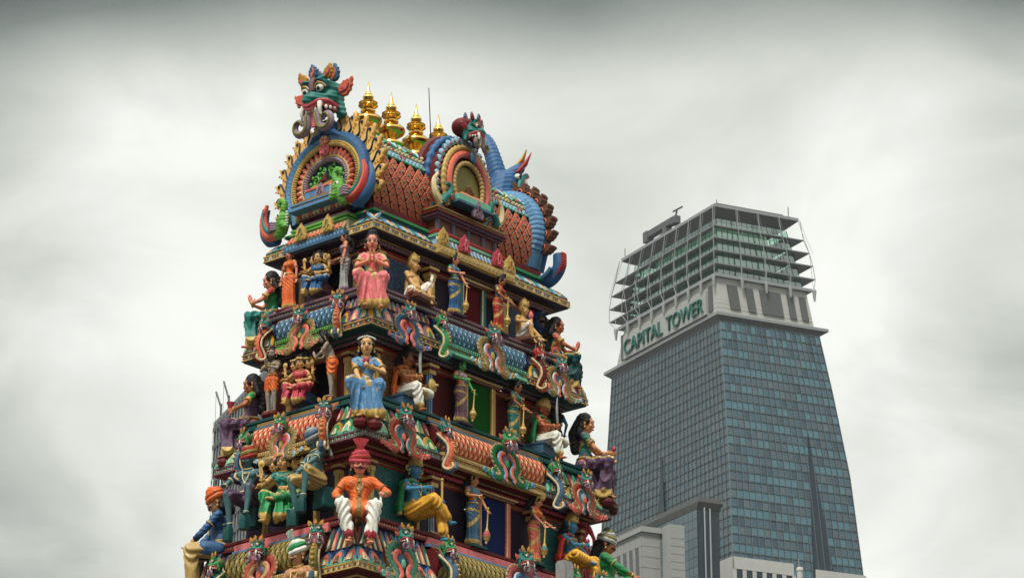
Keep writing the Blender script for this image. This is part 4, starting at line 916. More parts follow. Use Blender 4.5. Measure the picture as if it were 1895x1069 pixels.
# ------------------------------------------------------------------ barrel roof of the temple tower
RC = 28.32
def vault(th, g=0.):   # th degrees from horizontal
    c, s = math.cos(R(th)), math.sin(R(th)); return -(1.28+g)*c, RC+(1.30+g)*s
A_, B_, ZA = CORN['A']
roof = MB(); ths = list(range(-42, 223, 6)); xs = (-2.9, 2.9)
for x in xs:
    for th in ths: y, z = vault(th); roof.v.append((x, y, z))
n = len(ths); roof.f += [[k, k+1, n+k+1, n+k] for k in range(n-1)]; roof.m += [0]*(n-1); roof.f += [list(range(n)), list(range(n, 2*n))[::-1]]; roof.m += [0, 0]
roof_o = roof.build('barrel_roof', ['maroon'], TT, True, 60)
mb = MB(); nx = 20; pit = 5.8/nx; dth = 8.4
for j in range(7):
    th = -36+j*dth
    for i in range(nx+1):
        x = -2.9+(i+(.5 if j % 2 else 0))*pit
        if x > 2.85 or x < -2.85: continue
        y, z = vault(th, .012); Y = V((0, math.sin(R(th)), math.cos(R(th))*1.15)).normalized(); X = V((1, 0, 0)); hh = 1.30*R(dth)*.95; ww = pit*.43
        O = V((x, y, z)); Zv = X.cross(Y)
        mb.plate([(-ww, 0), (0, -hh), (ww, 0), (0, hh)], O, X, Y, .045, 0, 1, .16)
        for q in (-1, 1):
            for u in (.15, .45, .75): mb.ell(O+Zv*.035+X*(q*ww*(1-u)*.90)-Y*(hh*u*.90), .015, 2, 5, 4)
            mb.ell(O+Zv*.035+X*(q*ww*.5)+Y*(hh*.46), .010, 2, 5, 4)
        mb.ell(O+Zv*.045, .030, 3, 7, 5)
mb.build('roof_tiles', [pmat('tile_red', (.52, .10, .045), .45), 'dark_red', 'cream', 'teal'], roof_o)
def vband(t0, t1, g, nm, mat, n=4):
    m = MB()
    for x in (-2.88, 2.88):
        for k in range(n+1): y, z = vault(t0+(t1-t0)*k/n, g); m.v.append((x, y, z))
        for k in (n, 0): y, z = vault(t0+(t1-t0)*k/n, 0); m.v.append((x, y, z))
    q = n+3
    for k in range(q): m.f.append([k, (k+1) % q, q+(k+1) % q, q+k]); m.m.append(0)
    m.f += [list(range(q)), list(range(q, 2*q))]; m.m += [0, 0]; return m.build(nm, [mat], roof_o, True, 30)
vband(20, 23, .06, 'roof_band', 'teal'); vband(23.2, 32, .03, 'roof_band', 'pale_blue'); vband(32.2, 35, .07, 'roof_band', 'cream'); vband(35.2, 90, .04, 'roof_band', 'green', 8); vband(-46, -41, .10, 'roof_band', 'lime')
m = MB()   # scrollwork on the upper bands
for i in range(48):
    x = -2.8+i*.119; y, z = vault(21.5, .075); m.ell((x, y, z), (.04, .03, .03), 0, 6, 4)
    y, z = vault(33.5, .085); m.ell((x, y, z), (.045, .03, .03), 3 if i % 5 else 2, 6, 4)
    y, z = vault(27.5, .035); m.ell((x, y, z), (.05, .03, .05), (2 if i % 7 < 2 else 1), 6, 4)
for i in range(15):
    x = -2.65+i*.38; th = 50; X = V((1, 0, 0)); y, z = vault(th, .045); Y = V((0, math.sin(R(th)), math.cos(R(th)))); Zv = X.cross(Y); O = V((x, y, z))
    for q in (-1, 1):
        m.tube([O+Zv*.03+X*(q*(.15-.10*math.cos(t)*.5-.0)*(1-t/9))+Y*(.17*math.sin(t+.3)*(1-t/9)) for t in [k*.5 for k in range(12)]], .024, 5, 4)
        m.tube([O+Zv*.02+X*(q*.17)-Y*.30, O+Zv*.04+X*(q*.10)-Y*.16, O+Zv*.04+X*(q*.16)+Y*.02], .028, 5, 5 if i % 2 else 1)
    m.ell(O+Zv*.02, (.06, .05, .06), (2, 3, 1)[i % 3], 8, 5); m.ell(O+Zv*.02-Y*.25, (.055, .045, .05), (3, 2)[i % 2], 8, 5)
m.build('roof_scrollwork', ['mint', 'pale_blue', 'rose', 'cream', 'lime', 'teal'], roof_o)
# base of the roof
ring([(.05, ZA+.012), (.40, ZA+.30), (.42, ZA+.45), (.34, ZA+.46), (.34, ZA+.52), (.5, ZA+.54), (.5, ZA+.75), (1.0, ZA+.77)], A_, B_, 'roof_base', ['steel', 'green', 'maroon'], slots=[0, 0, 1, 1, 1, 2, 2])
mb = MB()
for side, h0, h1 in (('S', -A_, -1.4), ('S', 1.4, A_), ('W', B_, .95), ('W', -.95, -B_)):
    m0 = min(h0, h1)+.04; m1 = max(h0, h1)-.04; petals(mb, side, A_, B_, m0, m1, max(2, int((m1-m0)/.17)), .06, ZA+.02, .37, ZA+.31, [(0, 1, 5), (2, 3, 4), (4, 0, 3)], .05)
    for k in range(int((m1-m0)/.085)):
        s_ = m0+.04+k*.085; mb.ell((s_, -(B_-.37), ZA+.33) if side == 'S' else (-(A_-.37), s_, ZA+.33), .03, (2, 4, 0)[k % 3], 6, 4)
mb.build('petal_row', ['sky_blue', 'cream', 'rose', 'pale_blue', 'green', 'gold'], TT)
# dormer pedestal on the long side and gable pedestal on the short side
def pedestal(side, hw, z0, steps, back):
    for (h, w, d, m) in steps:
        if side == 'S': mb = MB(); mb.box((-.06, -(d+back)/2, z0+h/2), (hw*w, (d-back)/2, h/2-.002)); x = None
        else: mb = MB(); mb.box((-(d+back)/2, .06, z0+h/2), ((d-back)/2, hw*w, h/2-.002))
        mb.build('pedestal_step', [m], TT, False); z0 += h
    return z0
seg(-1.34, 1.34, 'S', A_, B_, [(.06, ZA-.14), (-.06, ZA-.13), (-.06, ZA+.05), (.0, ZA+.06), (.0, ZA+.075), (.28, ZA+.085)], 'bay_fascia', ['gold'])
mb = MB()
for k in range(19): mb.plate([(-.05, -.045), (.05, -.045), (.05, .045), (-.05, .045)], (-1.24+k*.137, -(B_+.06), ZA-.04), (1, 0, 0), (0, 0, 1), .014, 0, 0, .2)
mb.build('fascia_panels', ['khaki'], TT)
seg(-.90, 1.02, 'W', A_, B_, [(.06, ZA-.16), (-.08, ZA-.15), (-.08, ZA+.02), (-.02, ZA+.03), (.20, ZA+.05)], 'bay_fascia', ['steel'])
mb = MB()
for k in range(17): mb.ell((-(A_+.082), -.82+k*.108, ZA-.065), (.012, .042, .055), 0, 8, 6)
mb.build('disc_row', ['sky_blue'], TT)
mb = MB(); petals(mb, 'W', A_, B_, -.84, .96, 15, -.05, ZA+.04, .12, ZA+.26, [(0, 1, 1)], .04); mb.build('petal_row', ['cream', 'coral'], TT)
mb = MB(); petals(mb, 'S', A_, B_, -1.28, 1.28, 20, .02, ZA+.09, .15, ZA+.34, [(0, 1, 1)], .035); mb.build('petal_row', ['cream', 'sky_blue'], TT)
pedestal('W', .9, ZA+.05, [(.26, 1.0, A_-.10, 'cream'), (.05, 1.02, A_-.05, 'lime'), (.05, .94, A_-.12, 'green'), (.06, 1.0, A_-.08, 'lime'), (.04, .85, A_-.22, 'mauve'), (.05, .9, A_-.16, 'lilac'), (.14, .76, A_-.32, 'maroon'), (.05, .86, A_-.20, 'mauve'), (.07, .84, A_-.18, 'blue'), (.04, .88, A_-.16, 'navy')], 2.2)
pedestal('S', 1.16, ZA+.08, [(.26, .98, B_-.13, 'pale_blue'), (.05, 1.02, B_-.08, 'mint'), (.05, 1.0, B_-.11, 'cream'), (.05, 1.03, B_-.07, 'red'), (.04, .98, B_-.12, 'mauve'), (.30, .88, B_-.24, 'brown'), (.05, .97, B_-.16, 'mauve'), (.06, 1.02, B_-.10, 'mauve'), (.05, 1.05, B_-.05, 'maroon'), (.06, .98, B_-.12, 'gold'), (.05, 1.03, B_-.08, 'gold_dark')], .8)
for x in (-1.06, -.53, .0, .53, .95): mb = MB(); mb.box((x-.03, -(B_-.225), ZA+.68), (.055, .02, .15), 0); mb.box((x-.03, -(B_-.20), ZA+.68), (.02, .012, .148), 1); mb.build('pilaster', ['mauve', 'steel'], TT, False)
mb = MB(); scallops(mb, 'S', A_, B_, -1.22, 1.10, .10, ZA+.905, .05); mb.build('scalloped_row', ['purple'], TT)
mb = MB()   # cream petals under the front arch
for k in range(13): mb.plate([(p[0]*.12, .17-p[1]*.17) for p in PETAL][::-1], (-(A_-.20), .06+(k-6)*.118, ZA+.72), (0, -1, 0), (0, 0, 1), .045, k % 3 == 0 and 1 or 0)
mb.build('petal_row', ['cream', 'coral'], TT)
for x, y, z, X, h, c in ((-3.56, .42, ZA+.04, (0, -1, 0), .40, ('gold', 'olive')), (-3.56, -.42, ZA+.04, (0, -1, 0), .40, ('gold', 'olive')), (-3.36, .02, ZA+1.07, (0, -1, 0), .34, ('lilac', 'mauve')),
                         (-.45, -1.80, ZA+.10, (1, 0, 0), .42, ('rose', 'pink')), (.72, -1.80, ZA+.10, (1, 0, 0), .42, ('rose', 'pink')), (-1.12, -1.74, ZA+.10, (1, 0, 0), .42, ('gold', 'ochre')), (1.22, -1.74, ZA+.10, (1, 0, 0), .42, ('gold', 'ochre')), (.0, -1.80, ZA+1.10, (1, 0, 0), .42, ('lilac', 'mauve'))):
    mb = MB(); small_crest(mb, (x, y, z), X, (0, 0, 1), h, 0, 1); mb.build('crest_ornament', list(c), TT)

def ring_arc(mb, c, u, v, rx, rz, t0, t1, r, off, m=0, slots=None, n=48, ribs=0, amp=.1, flat=1., ext=0):
    """horseshoe tube in the (u, v) plane, pushed `off` along the outward normal"""
    nn = u.cross(v); pts = []
    if t0 == -24: pts.append(V(c)+u*(rx*.80)+v*(-rz*.40-.42)+nn*off)
    for i in range(n+1):
        t = R(t0+(t1-t0)*i/n); pts.append(V(c)+u*(rx*math.cos(t))+v*(rz*math.sin(t))+nn*off)
    if t0 == -24: pts.append(V(c)-u*(rx*.80)+v*(-rz*.40-.42)+nn*off); n += 2
    mb.tube(pts, [r*(1+(amp*math.sin(ribs*2*PI*i/n) if ribs else 0)) for i in range(n+1)], 8, m, up=nn, flat=flat, slots=slots)
    return pts
def gable(c, u, back, mirror=False, front=True, flames='gold'):
    """horseshoe gable: c centre, u viewer's right; returns its Empty"""
    v = V((0, 0, 1)); u = V(u); nn = u.cross(v)
    g = empty('horseshoe_gable', (0, 0, 0), 0, 'great horseshoe gable with golden flame leaves and blue roped ring on the short end' if front else 'far horseshoe gable seen from its side with brown flame leaves and blue roped ring', 'ornament')
    t0, t1 = -24, 204
    mb = MB(); out = [(1.0, -.85)]+[(1.18*math.cos(R(t)), 1.06*math.sin(R(t))) for t in range(t0, t1+1, 6)]+[(-1.0, -.85)]; mb.plate(out, V(c)-nn*.30, u, v, .30, 0); mb.build('backing', ['navy' if front else 'blue'], g)
    mb = MB(); ring_arc(mb, c, u, v, 1.21, 1.10, t0, t1, .13, .02, ribs=44, amp=.05, n=130, slots=[0, 0, 1, 1, 1, 0, 0, 0], flat=1.1); mb.build('roped_ring', ['blue', 'sky_blue'], g)
    if not front:
        mb = MB(); ring_arc(mb, c, u, v, 1.24, 1.12, t0, t1, .23, -.34, ribs=40, amp=.06, n=120, slots=[1, 0, 0, 0], flat=1.2); mb.build('roped_ring', ['sky_blue', 'steel'], g)
    mb = MB(); ring_arc(mb, c, u, v, 1.07, .97, t0, t1, .035, .10); mb.build('gold_ring', ['gold'], g)
    if front:
        mb = MB(); ring_arc(mb, c, u, v, 1.00, .90, t0, t1, .05, .10, ribs=60, amp=.3, n=180); mb.build('beaded_ring', ['yellow' if False else 'gold'], g)
        mb = MB()
        for k in range(25):
            t = R(-38+256*k/24); O = V(c)+u*(.70*math.cos(t))+v*(.58*math.sin(t))+nn*.02; Y = (u*(.93*math.cos(t))+v*(.84*math.sin(t))+V(c)+nn*.10-O); L = Y.length; Y /= L; X = Y.cross(nn).normalized()
            mb.plate([(p[0]*.16, p[1]*L) for p in PETAL], O, X, Y, .05, 0, 0, .15); mb.plate([(p[0]*.10, p[1]*L*.7) for p in PETAL], O+nn*.055, X, Y, .014, 1); mb.plate([(p[0]*.045, p[1]*L*.55) for p in PETAL], O+nn*.07, X, Y, .012, 2)
        mb.build('petal_ring', ['coral', 'pink', 'cream'], g)
        mb = MB(); ring_arc(mb, c, u, v, .74, .62, t0, t1, .03, .10); mb.build('gold_ring', ['gold'], g)
        mb = MB(); ring_arc(mb, c, u, v, .66, .55, t0, t1, .07, .05, ribs=36, amp=.12, n=120, flat=1.3); mb.build('scalloped_ring', ['lilac'], g)
        mb = MB(); mb.plate([(.60*math.cos(R(t)), .52*math.sin(R(t))) for t in range(t0, t1+1, 8)], V(c)+nn*.006, u, v, .01, 0); mb.build('recess', ['dark_teal'], g)
        mb = MB()
        for q in (-1, 1):
            for (a, b_, rr, s0) in ((.18, .18, .13, 0), (.36, .12, .12, 60), (.30, -.10, .12, 180), (.12, .30, .08, 90), (.42, -.02, .08, 200)):
                mb.tube([V(c)+nn*.04+u*(q*(a+(rr-k*rr/16)*math.cos(R(s0+k*32))))+v*(b_+(rr-k*rr/16)*math.sin(R(s0+k*32))) for k in range(14)], .026, 5, 0); mb.ell(V(c)+nn*.04+u*(q*(a+.1))+v*(b_+.1), (.04, .04, .05), 0, 6, 5)
        mb.build('foliage', ['lime'], g)
        # small shrine inside the arch
        mb = MB(); zz = -.66
        for (h, w, dd, m_) in ((.07, .86, .44, 0), (.07, .80, .36, 3), (.03, .84, .40, 0), (.05, .72, .34, 2), (.05, .66, .30, 2), (.20, .52, .24, 0), (.04, .50, .26, 1), (.06, .38, .20, 3), (.05, .28, .16, 2)):
            O = V(c)+v*(zz+h/2)+nn*(dd/2); mb.box(O, (dd/2 if abs(nn.x) > .5 else w, w if abs(nn.x) > .5 else dd/2, h/2), m_); zz += h+.002
        mb.lathe([(.13, 0), (.14, .04), (.09, .05), (.10, .09), (.07, .10), (.08, .14), (.05, .15), (.055, .18), (.02, .22), (.005, .30)], V(c)+v*zz+nn*.12, 14, 4)
        mb.build('shrine', ['sky_blue', 'coral', 'gold_dark', 'khaki', 'brown'], g)
        for dz, r_, cc in ((1.0, .13, ('coral', 'cream')), (.76, .15, ('pink', 'rose'))):
            mb = MB(); O = V(c)+v*dz+nn*.16; mb.ell(O, (.06, r_, r_), 0, 14, 8)
            for k in range(10): a = k*2*PI/10; mb.ell(O+nn*.05+u*(r_*.6*math.cos(a))+v*(r_*.6*math.sin(a)), (.03, .035, .045), k % 2, 6, 4)
            mb.build('rosette', list(cc), g)
    # flame leaves
    fl = MB()
    for k in range(17):
        t = -20+220*k/16
        if front and 78 < t < 102: continue
        t = R(t); O = V(c)+u*(1.22*math.cos(t))+v*(1.16*math.sin(t))-nn*.10; Y = (u*math.cos(t)+v*math.sin(t)).normalized(); lean = .30; Y = (Y+v*lean).normalized(); X = Y.cross(nn).normalized(); sg = 1 if math.cos(t) > 0 else -1
        fl = MB(); L = [(p[0]*.50*sg, p[1]*.58) for p in LEAF]; L = L if sg > 0 else L[::-1]
        if front:
            fl.plate(L, O, X, Y, .10, 0, 1, .12)
            fl.tube([O+nn*.115+Y*(.05+.38*s_)+X*(sg*.07*math.sin(s_*5)) for s_ in [j/8 for j in range(9)]], rib(range(9), .030, .014), 6, 2); fl.ell(O+nn*.11+Y*.43, (.045, .03, .05), 2, 6, 5)
            for j in range(5): fl.ell(O+nn*.10+Y*(.12+.09*j)+X*(sg*.14), .024, 1, 5, 4)
        else:
            L = [(p[0]*.72, p[1]*.78) for p in L]; fl.plate(L, O-nn*.16, X, Y, .24, 0, 0, .10)
            for q in (0, 1): fl.tube([O+nn*(.10-.28*q)+Y*(.20+(.10-j*.008)*math.sin(j*.7))+X*((.10-j*.008)*math.cos(j*.7)) for j in range(10)], .016, 5, 2)
            fl.ell(O+Y*.42, (.03, .05, .05), 1, 6, 5); fl.ell(O+Y*.10, (.14, .13, .13), 0, 8, 6)
        fl.build('flame_leaf', [pmat('flame_ochre', (.62, .34, .07), .35, edge=.5), 'ochre', 'navy'] if front else ['brown', 'gold_dark', 'coral'], g)
    return g
GC = V((-3.12, .02, 28.26))
G1 = gable(GC, (0, -1, 0), 0)
Rw = Matrix.Rotation(R(-90), 3, 'Z')
mon = empty('monster_head', (0, 0, 0), 0, 'huge green monster head with white fangs crowning the front gable', 'ornament')
monster_head(mon, V((-3.28, .04, 30.24)), 1.14, 'teal', 'ochre', 'coral', 'rose', 2, Matrix.Rotation(R(-88), 3, 'Z') @ Matrix.Rotation(R(8), 3, 'X'))
mb = MB()
for q in (-1, 1): mb.tube([(-3.22, .05+q*.10, 29.46), (-3.26, .05+q*.30, 29.42), (-3.26, .05+q*.50, 29.28)], [.11, .08, .03], 8)
mb.ell((-3.15, .05, 29.62), (.20, .30, .22)); mb.build('collar', ['blue'], mon)
# makaras at both feet of the front gable
def makara(c, q, label, col, full=1):
    """sea beast with raised trunk and a swept-up tail fin; q = +1 tail to +Y"""
    g = empty('makara', (0, 0, 0), 0, label, 'ornament'); c = V(c)
    def p(y, z, x=0): return c+V((-x, q*y, z))
    b = MB(); b.cap(p(-.05, .0, .1), .15, p(-.16, .26, .14), .17); b.cap(p(-.16, .26, .14), .15, p(-.10, .42, .12), .08); b.cap(p(-.2, .1, .2), .10, p(-.30, .02, .22), .07); b.cap(p(.02, -.05, .1), .14, p(.24, -.10, .05), .08)
    tr = [p(-.12, .36, .16), p(-.22, .48, .2), p(-.24, .62, .2), p(-.15, .70, .2), p(-.05, .66, .2), p(-.05, .58, .2)]
    for k in range(5): b.cap(tr[k], .085-.008*k, tr[k+1], .08-.008*k)
    addmesh('body', fuse(b, .022, 2, disp=lambda c_, n: .006*np.sin(c_[:, 2]*90)), [col], g)
    m = MB()
    for k in range(6): m.lathe([(.028, 0), (.02, .04), (.002, .09)], (0, 0, 0), 6); i0 = len(m.v)-18; Q = Matrix.Rotation(R(90*q), 3, 'X'); a = p(-.31-.0*k, .02+.07*k, .22); m.v[i0:] = [tuple(a+Q @ V(v)) for v in m.v[i0:]]
    m.build('teeth', ['white'], g); m = MB(); m.ell(p(-.10, .32, .27), (.03, .05, .05), 0, 8, 6); m.ell(p(-.11, .32, .295), (.012, .025, .025), 1, 8, 6); m.build('eye', ['white', 'black'], g)
    m = MB(); T = bez([tuple(p(.10, -.02, .1)), tuple(p(.34, .0, .10)), tuple(p(.52, .22, .08)), tuple(p(.58, .52, .06)), tuple(p(.50, .80, .04))], 20)
    m.tube(T, rib(T, .16, .05, 9, .05, lambda u: 1+.3*math.sin(PI*u)), 10, 0, up=(-1, 0, 0), flat=.7, slots=[0, 0, 1, 1, 1, 0, 0, 0, 0, 0]); m.build('tail', ['red', 'coral'], g)
    m = MB(); m.tube([t+V((-.10, -.05*q, .04)) for t in T[2:18]], rib(range(16), .07, .02), 8, 0, up=(-1, 0, 0), flat=.5); m.build('tail_fin', ['teal'], g)
    m = MB(); m.tube([t+V((.12, .08*q, -.06)) for t in T], rib(T, .18, .06, 0, 0, lambda u: 1+.3*math.sin(PI*u)), 10, 0, up=(-1, 0, 0), flat=.8); m.build('tail_back', ['blue'], g)
    m = MB()
    for k in range(4): m.tube([p(-.02, .16-.05*k, .24), p(.14, .20-.06*k, .26), p(.26, .16-.06*k, .24)], [.03, .035, .01], 6)
    m.build('wing', ['lilac'], g); return g
makara((-3.45, -.92, 27.52), -1, 'green makara with red and blue tail at right foot of the front gable', 'lime')
makara((-3.30, 1.28, 27.30), 1, 'green makara with coral curled tail at left foot of the front gable', 'lime')
# far gable with the blue makara head on it
G2 = gable(V((3.12, -.05, 28.5)), (0, 1, 0), 0, front=False)
mb = MB(); pts = bez([(3.0, -.95, 27.9), (3.0, -.90, 27.55), (3.0, -1.10, 27.30), (3.0, -1.5, 27.28), (3.0, -1.78, 27.5), (3.0, -1.80, 27.85)], 30)
mb.tube(pts, rib(pts, .22, .16), 10, 0, up=(-1, 0, 0), flat=.9); mb.tube([p+V((-.22, .04, .03)) for p in pts[:24]], .05, 6, 1); mb.build('curled_foot', ['blue', 'sky_blue'], G2)
mb = MB()
for k in range(16): p = pts[14+k]; mb.ell(p+V((-.02, -.15, -.06+.006*k)), (.12, .035, .05), 0, 6, 5)
mb.build('red_edging', ['red'], G2)
mk = empty('blue_makara', (0, 0, 0), 0, 'blue makara head with curled trunk and gaping red mouth on the far gable', 'ornament')
b = MB(); hc = V((3.02, -.12, 29.98))
b.cap(hc+V((-.25, .1, -.6)), .46, hc+V((-.08, .05, .10)), .38); b.cap(hc+V((-.05, .05, .15)), .30, hc+V((.22, -.22, .60)), .14); b.cap(hc+V((.0, 0, -.3)), .24, hc+V((.26, -.18, -.30)), .13)
tr = bez([tuple(hc+V(p)) for p in ((-.10, .10, .10), (-.15, .20, .50), (-.15, .36, 1.00), (-.12, .56, 1.42), (-.15, .78, 1.58), (-.20, .96, 1.40))], 16)
for k in range(16): b.cap(tr[k], .25-.008*k, tr[k+1], .25-.008*(k+1))
addmesh('face', fuse(b, .03, 3, disp=lambda c_, n: .008*np.sin(c_[:, 2]*45+c_[:, 1]*20)), ['steel' if False else 'blue'], mk)
mb = MB(); mb.tube([p+V((-.02, .02, 0))+V((0, -.17, 0)) for p in tr], .05, 6, 0); mb.build('trunk_ridge', ['sky_blue'], mk)
mb = MB(); mb.tube([hc+V(p) for p in ((.18, -.14, .62), (.28, -.26, .82), (.34, -.34, 1.10))], [.13, .12, .03], 8, 0, flat=.5); mb.tube([hc+V(p) for p in ((.05, -.28, .40), (.20, -.42, .64), (.34, -.50, .98))], [.10, .12, .02], 8, 1, flat=.5); mb.build('horn', ['ochre', 'red'], mk)
mb = MB(); L = bez([tuple(hc+V(p)) for p in ((.36, -.32, .42), (.14, -.34, .22), (.06, -.34, -.05), (.14, -.36, -.32), (.36, -.32, -.42))], 16); mb.tube(L, .07, 8, 0); mb.tube([p+V((.06, .0, 0)) for p in L], .05, 6, 1); mb.ell(hc+V((.26, -.22, 0)), (.24, .10, .28), 2); mb.build('lips', ['teal', 'coral', 'maroon'], mk)
for dz, dx in ((.26, .26), (-.18, .22)):
    mb = MB(); mb.tube([hc+V((dx, -.34, dz)), hc+V((dx+.05, -.36, dz-.12)), hc+V((dx+.0, -.36, dz-.24 if dz > 0 else dz+.14))], [.06, .05, .006], 8); mb.build('fang', ['white'], mk)
mb = MB(); mb.ell(hc+V((.05, -.30, .30)), .08, 0); mb.ell(hc+V((.06, -.37, .29)), .035, 1); mb.build('eye', ['white', 'black'], mk)
# dormer arch in the middle of the long side
DC = V((-.10, -1.52, 28.66)); dg = empty('dormer_arch', (0, 0, 0), 0, 'horseshoe dormer with coral ring and blue scrolls in the middle of the roof', 'ornament')
u, v = V((1, 0, 0)), V((0, 0, 1)); nn = u.cross(v)
mb = MB(); mb.plate([(1.05*math.cos(R(t)), 1.15*math.sin(R(t))) for t in range(-35, 216, 8)], DC+V((0, .9, 0)), u, v, .85, 0); mb.build('backing', ['maroon'], dg)
def da(nm, rx, rz, r, off, mats, **k): mb = MB(); ring_arc(mb, DC, u, v, rx, rz, -38, 218, r, off, **k); mb.build(nm, mats, dg)
da('outer_ring', 1.06, 1.32, .13, -.55, ['maroon'], ribs=0); da('scalloped_ring', 1.03, 1.28, .10, -.30, ['blue'], ribs=22, amp=.22, n=100)
mb = MB()
for k in range(26):
    t = R(-34+248*k/25); O = DC+u*(.95*math.cos(t))+v*(1.19*math.sin(t))+nn*-.06
    mb.tube([O+(u*math.cos(s_)+v*math.sin(s_))*(.10-.008*s_) for s_ in [t+.55*j for j in range(11)]], .028, 5, k % 2); mb.ell(O, (.10, .05, .10), 0, 8, 5); mb.ell(O+nn*.07, .028, 2, 6, 4)
mb.build('scroll_ring', ['pale_blue', 'steel', 'rose'], dg)
da('gold_ring', .81, 1.0, .07, .02, ['gold', 'khaki'], ribs=30, amp=.15, n=120, slots=[0, 1]); da('coral_ring', .67, .83, .085, .06, ['coral', 'pink'], slots=[0, 0, 1, 1, 1, 0, 0, 0], ribs=50, amp=.05, n=120); da('gold_ring', .50, .60, .055, .08, ['khaki'], ribs=26, amp=.2, n=100)
mb = MB(); mb.plate([(.46*math.cos(R(t)), .52*math.sin(R(t))) for t in range(-38, 219, 8)], DC+nn*-.03, u, v, .04, 0); mb.build('recess', ['olive'], dg)
mb = MB(); zz = -.58
for (h, w, dd, m_) in ((.06, .62, .34, 1), (.16, .56, .30, 0), (.04, .50, .26, 2), (.05, .40, .22, 3), (.05, .30, .18, 2)): mb.box(DC+v*(zz+h/2)+nn*dd/2, (w, dd/2, h/2), m_); zz += h+.002
mb.lathe([(.12, 0), (.13, .04), (.09, .05), (.10, .09), (.07, .10), (.08, .15), (.05, .16), (.055, .2), (.02, .24), (.005, .3)], DC+v*zz+nn*.10, 14, 4); mb.build('shrine', ['mint', 'steel', 'coral', 'cream', 'brown'], dg)
for q in (-1, 1):
    mb = MB(); O = DC+u*(q*.86)+v*-.62+nn*.12; P_ = bez([tuple(O+V(p)) for p in ((q*.12, 0, -.05), (q*.02, -.04, .10), (q*-.12, -.05, .22), (q*-.14, -.05, .40), (q*-.02, -.05, .46))], 12); mb.tube(P_, rib(P_, .10, .045), 8, 0); mb.tube(bez([tuple(O+V(p)) for p in ((q*.10, .04, -.05), (q*.30, .04, .15), (q*.34, .04, .45), (q*.20, .04, .66))], 12), rib(range(13), .12, .03, 6, .12), 8, 1, up=(0, -1, 0), slots=[1, 1, 2, 2, 1, 1, 1, 1]); mb.ell(O+V((q*-.10, -.10, .16)), .03, 2); mb.build('corner_beast', ['teal', 'gold', 'cream'], dg)
mo2 = empty('monster_head', (0, 0, 0), 0, 'green monster head with maroon cap crowning the dormer arch', 'ornament')
monster_head(mo2, V((-.08, -1.66, 30.02)), .64, 'teal', 'brown', 'rose', 'rose', 2, Matrix.Rotation(R(14), 3, 'Z'))
mb = MB(); mb.ell((-.16, -1.50, 30.20), (.32, .28, .24)); mb.build('cap', ['maroon'], mo2); mb = MB(); mb.ell((-.04, -1.70, 29.42), (.10, .05, .16)); mb.build('chin_leaf', ['steel'], mo2)
# finials
FIN = [(.30, -.30), (.31, -.24), (.24, -.20), (.24, -.05), (.31, 0), (.30, .04), (.22, .08), (.14, .12), (.13, .17), (.20, .22), (.31, .30), (.345, .37), (.335, .42), (.25, .50), (.13, .54), (.12, .58), (.175, .60), (.18, .63), (.13, .66), (.12, .69), (.19, .72), (.235, .755), (.19, .775), (.185, .80), (.225, .83), (.18, .86), (.10, .885), (.12, .92), (.135, .965), (.12, 1.01), (.075, 1.035), (.085, 1.045), (.05, 1.14), (.022, 1.26), (.003, 1.40)]
mb = MB(); mb.lathe(FIN, n=28, wav=(14, .05, (19, 20, 23))); f0 = mb.build('finial', [gold_leaf()], None, True, 25)
f0.name = 'finial'; FL = ['polished golden finial right behind the green monster head, tallest in view', 'second golden finial from the left on the roof ridge', 'third golden finial from the left on the roof ridge', 'golden finial just left of the maroon capped monster head']
for k, x in enumerate((-1.87, -1.07, -.19, .61)):
    o = f0 if k == 0 else f0.copy()
    if k: S.collection.objects.link(o)
    o.location = (x, 0, 29.86); o.rotation_euler = (0, 0, k*.3); tag(o, FL[k], 'finial', 'golden finials along the roof ridge')
mb = MB(); mb.tube([(.30, -.1, 29.5), (.14, -.1, 31.75)], [.018, .010], 6); mb.tube([(.30, -.1, 29.4), (.298, -.1, 29.65)], .035, 6); tag(mb.build('lightning_rod', ['black']), 'thin black lightning rod rising between the golden finials', 'rod')

# ------------------------------------------------------------------ office tower
F0 = V((451.86, 324.08, 230.94)); eL = V((.3364, .9417, 0)); eR = V((.9081, -.4188, 0)); UP = V((0, 0, 1))
def solid(name, col, rough=.5, metal=0, spec=.5): return pmat(name, col, rough, metal, wear=.10, scale=.25, bump=0, spec=spec, var=.04, dirt=(.06, .06, .06))
def glassm(name, col, rough=.08, metal=.55):
    if name in MATS: return MATS[name]
    m = bpy.data.materials.new(name); m.use_nodes = True; b = m.node_tree.nodes['Principled BSDF']; b.inputs['Base Color'].default_value = (*col, 1); b.inputs['Roughness'].default_value = rough; b.inputs['Metallic'].default_value = metal; MATS[name] = m; return m
def clear_glass(name, tint, fac):
    m = bpy.data.materials.new(name); m.use_nodes = True; nt = m.node_tree; N = nt.nodes; N.clear(); o = N.new('ShaderNodeOutputMaterial'); t = N.new('ShaderNodeBsdfTransparent'); t.inputs[0].default_value = (*tint, 1)
    g = N.new('ShaderNodeBsdfGlossy'); g.inputs[0].default_value = (.8, .95, .9, 1); g.inputs['Roughness'].default_value = .05; x = N.new('ShaderNodeMixShader'); x.inputs[0].default_value = fac
    nt.links.new(t.outputs[0], x.inputs[1]); nt.links.new(g.outputs[0], x.inputs[2]); nt.links.new(x.outputs[0], o.inputs[0]); MATS[name] = m; return m
GL = [glassm('glass_blue', (.075, .135, .175)), glassm('glass_teal', (.095, .20, .24)), glassm('glass_deep', (.055, .095, .125)), glassm('glass_slate', (.09, .13, .155)), glassm('glass_grey', (.115, .155, .178))]
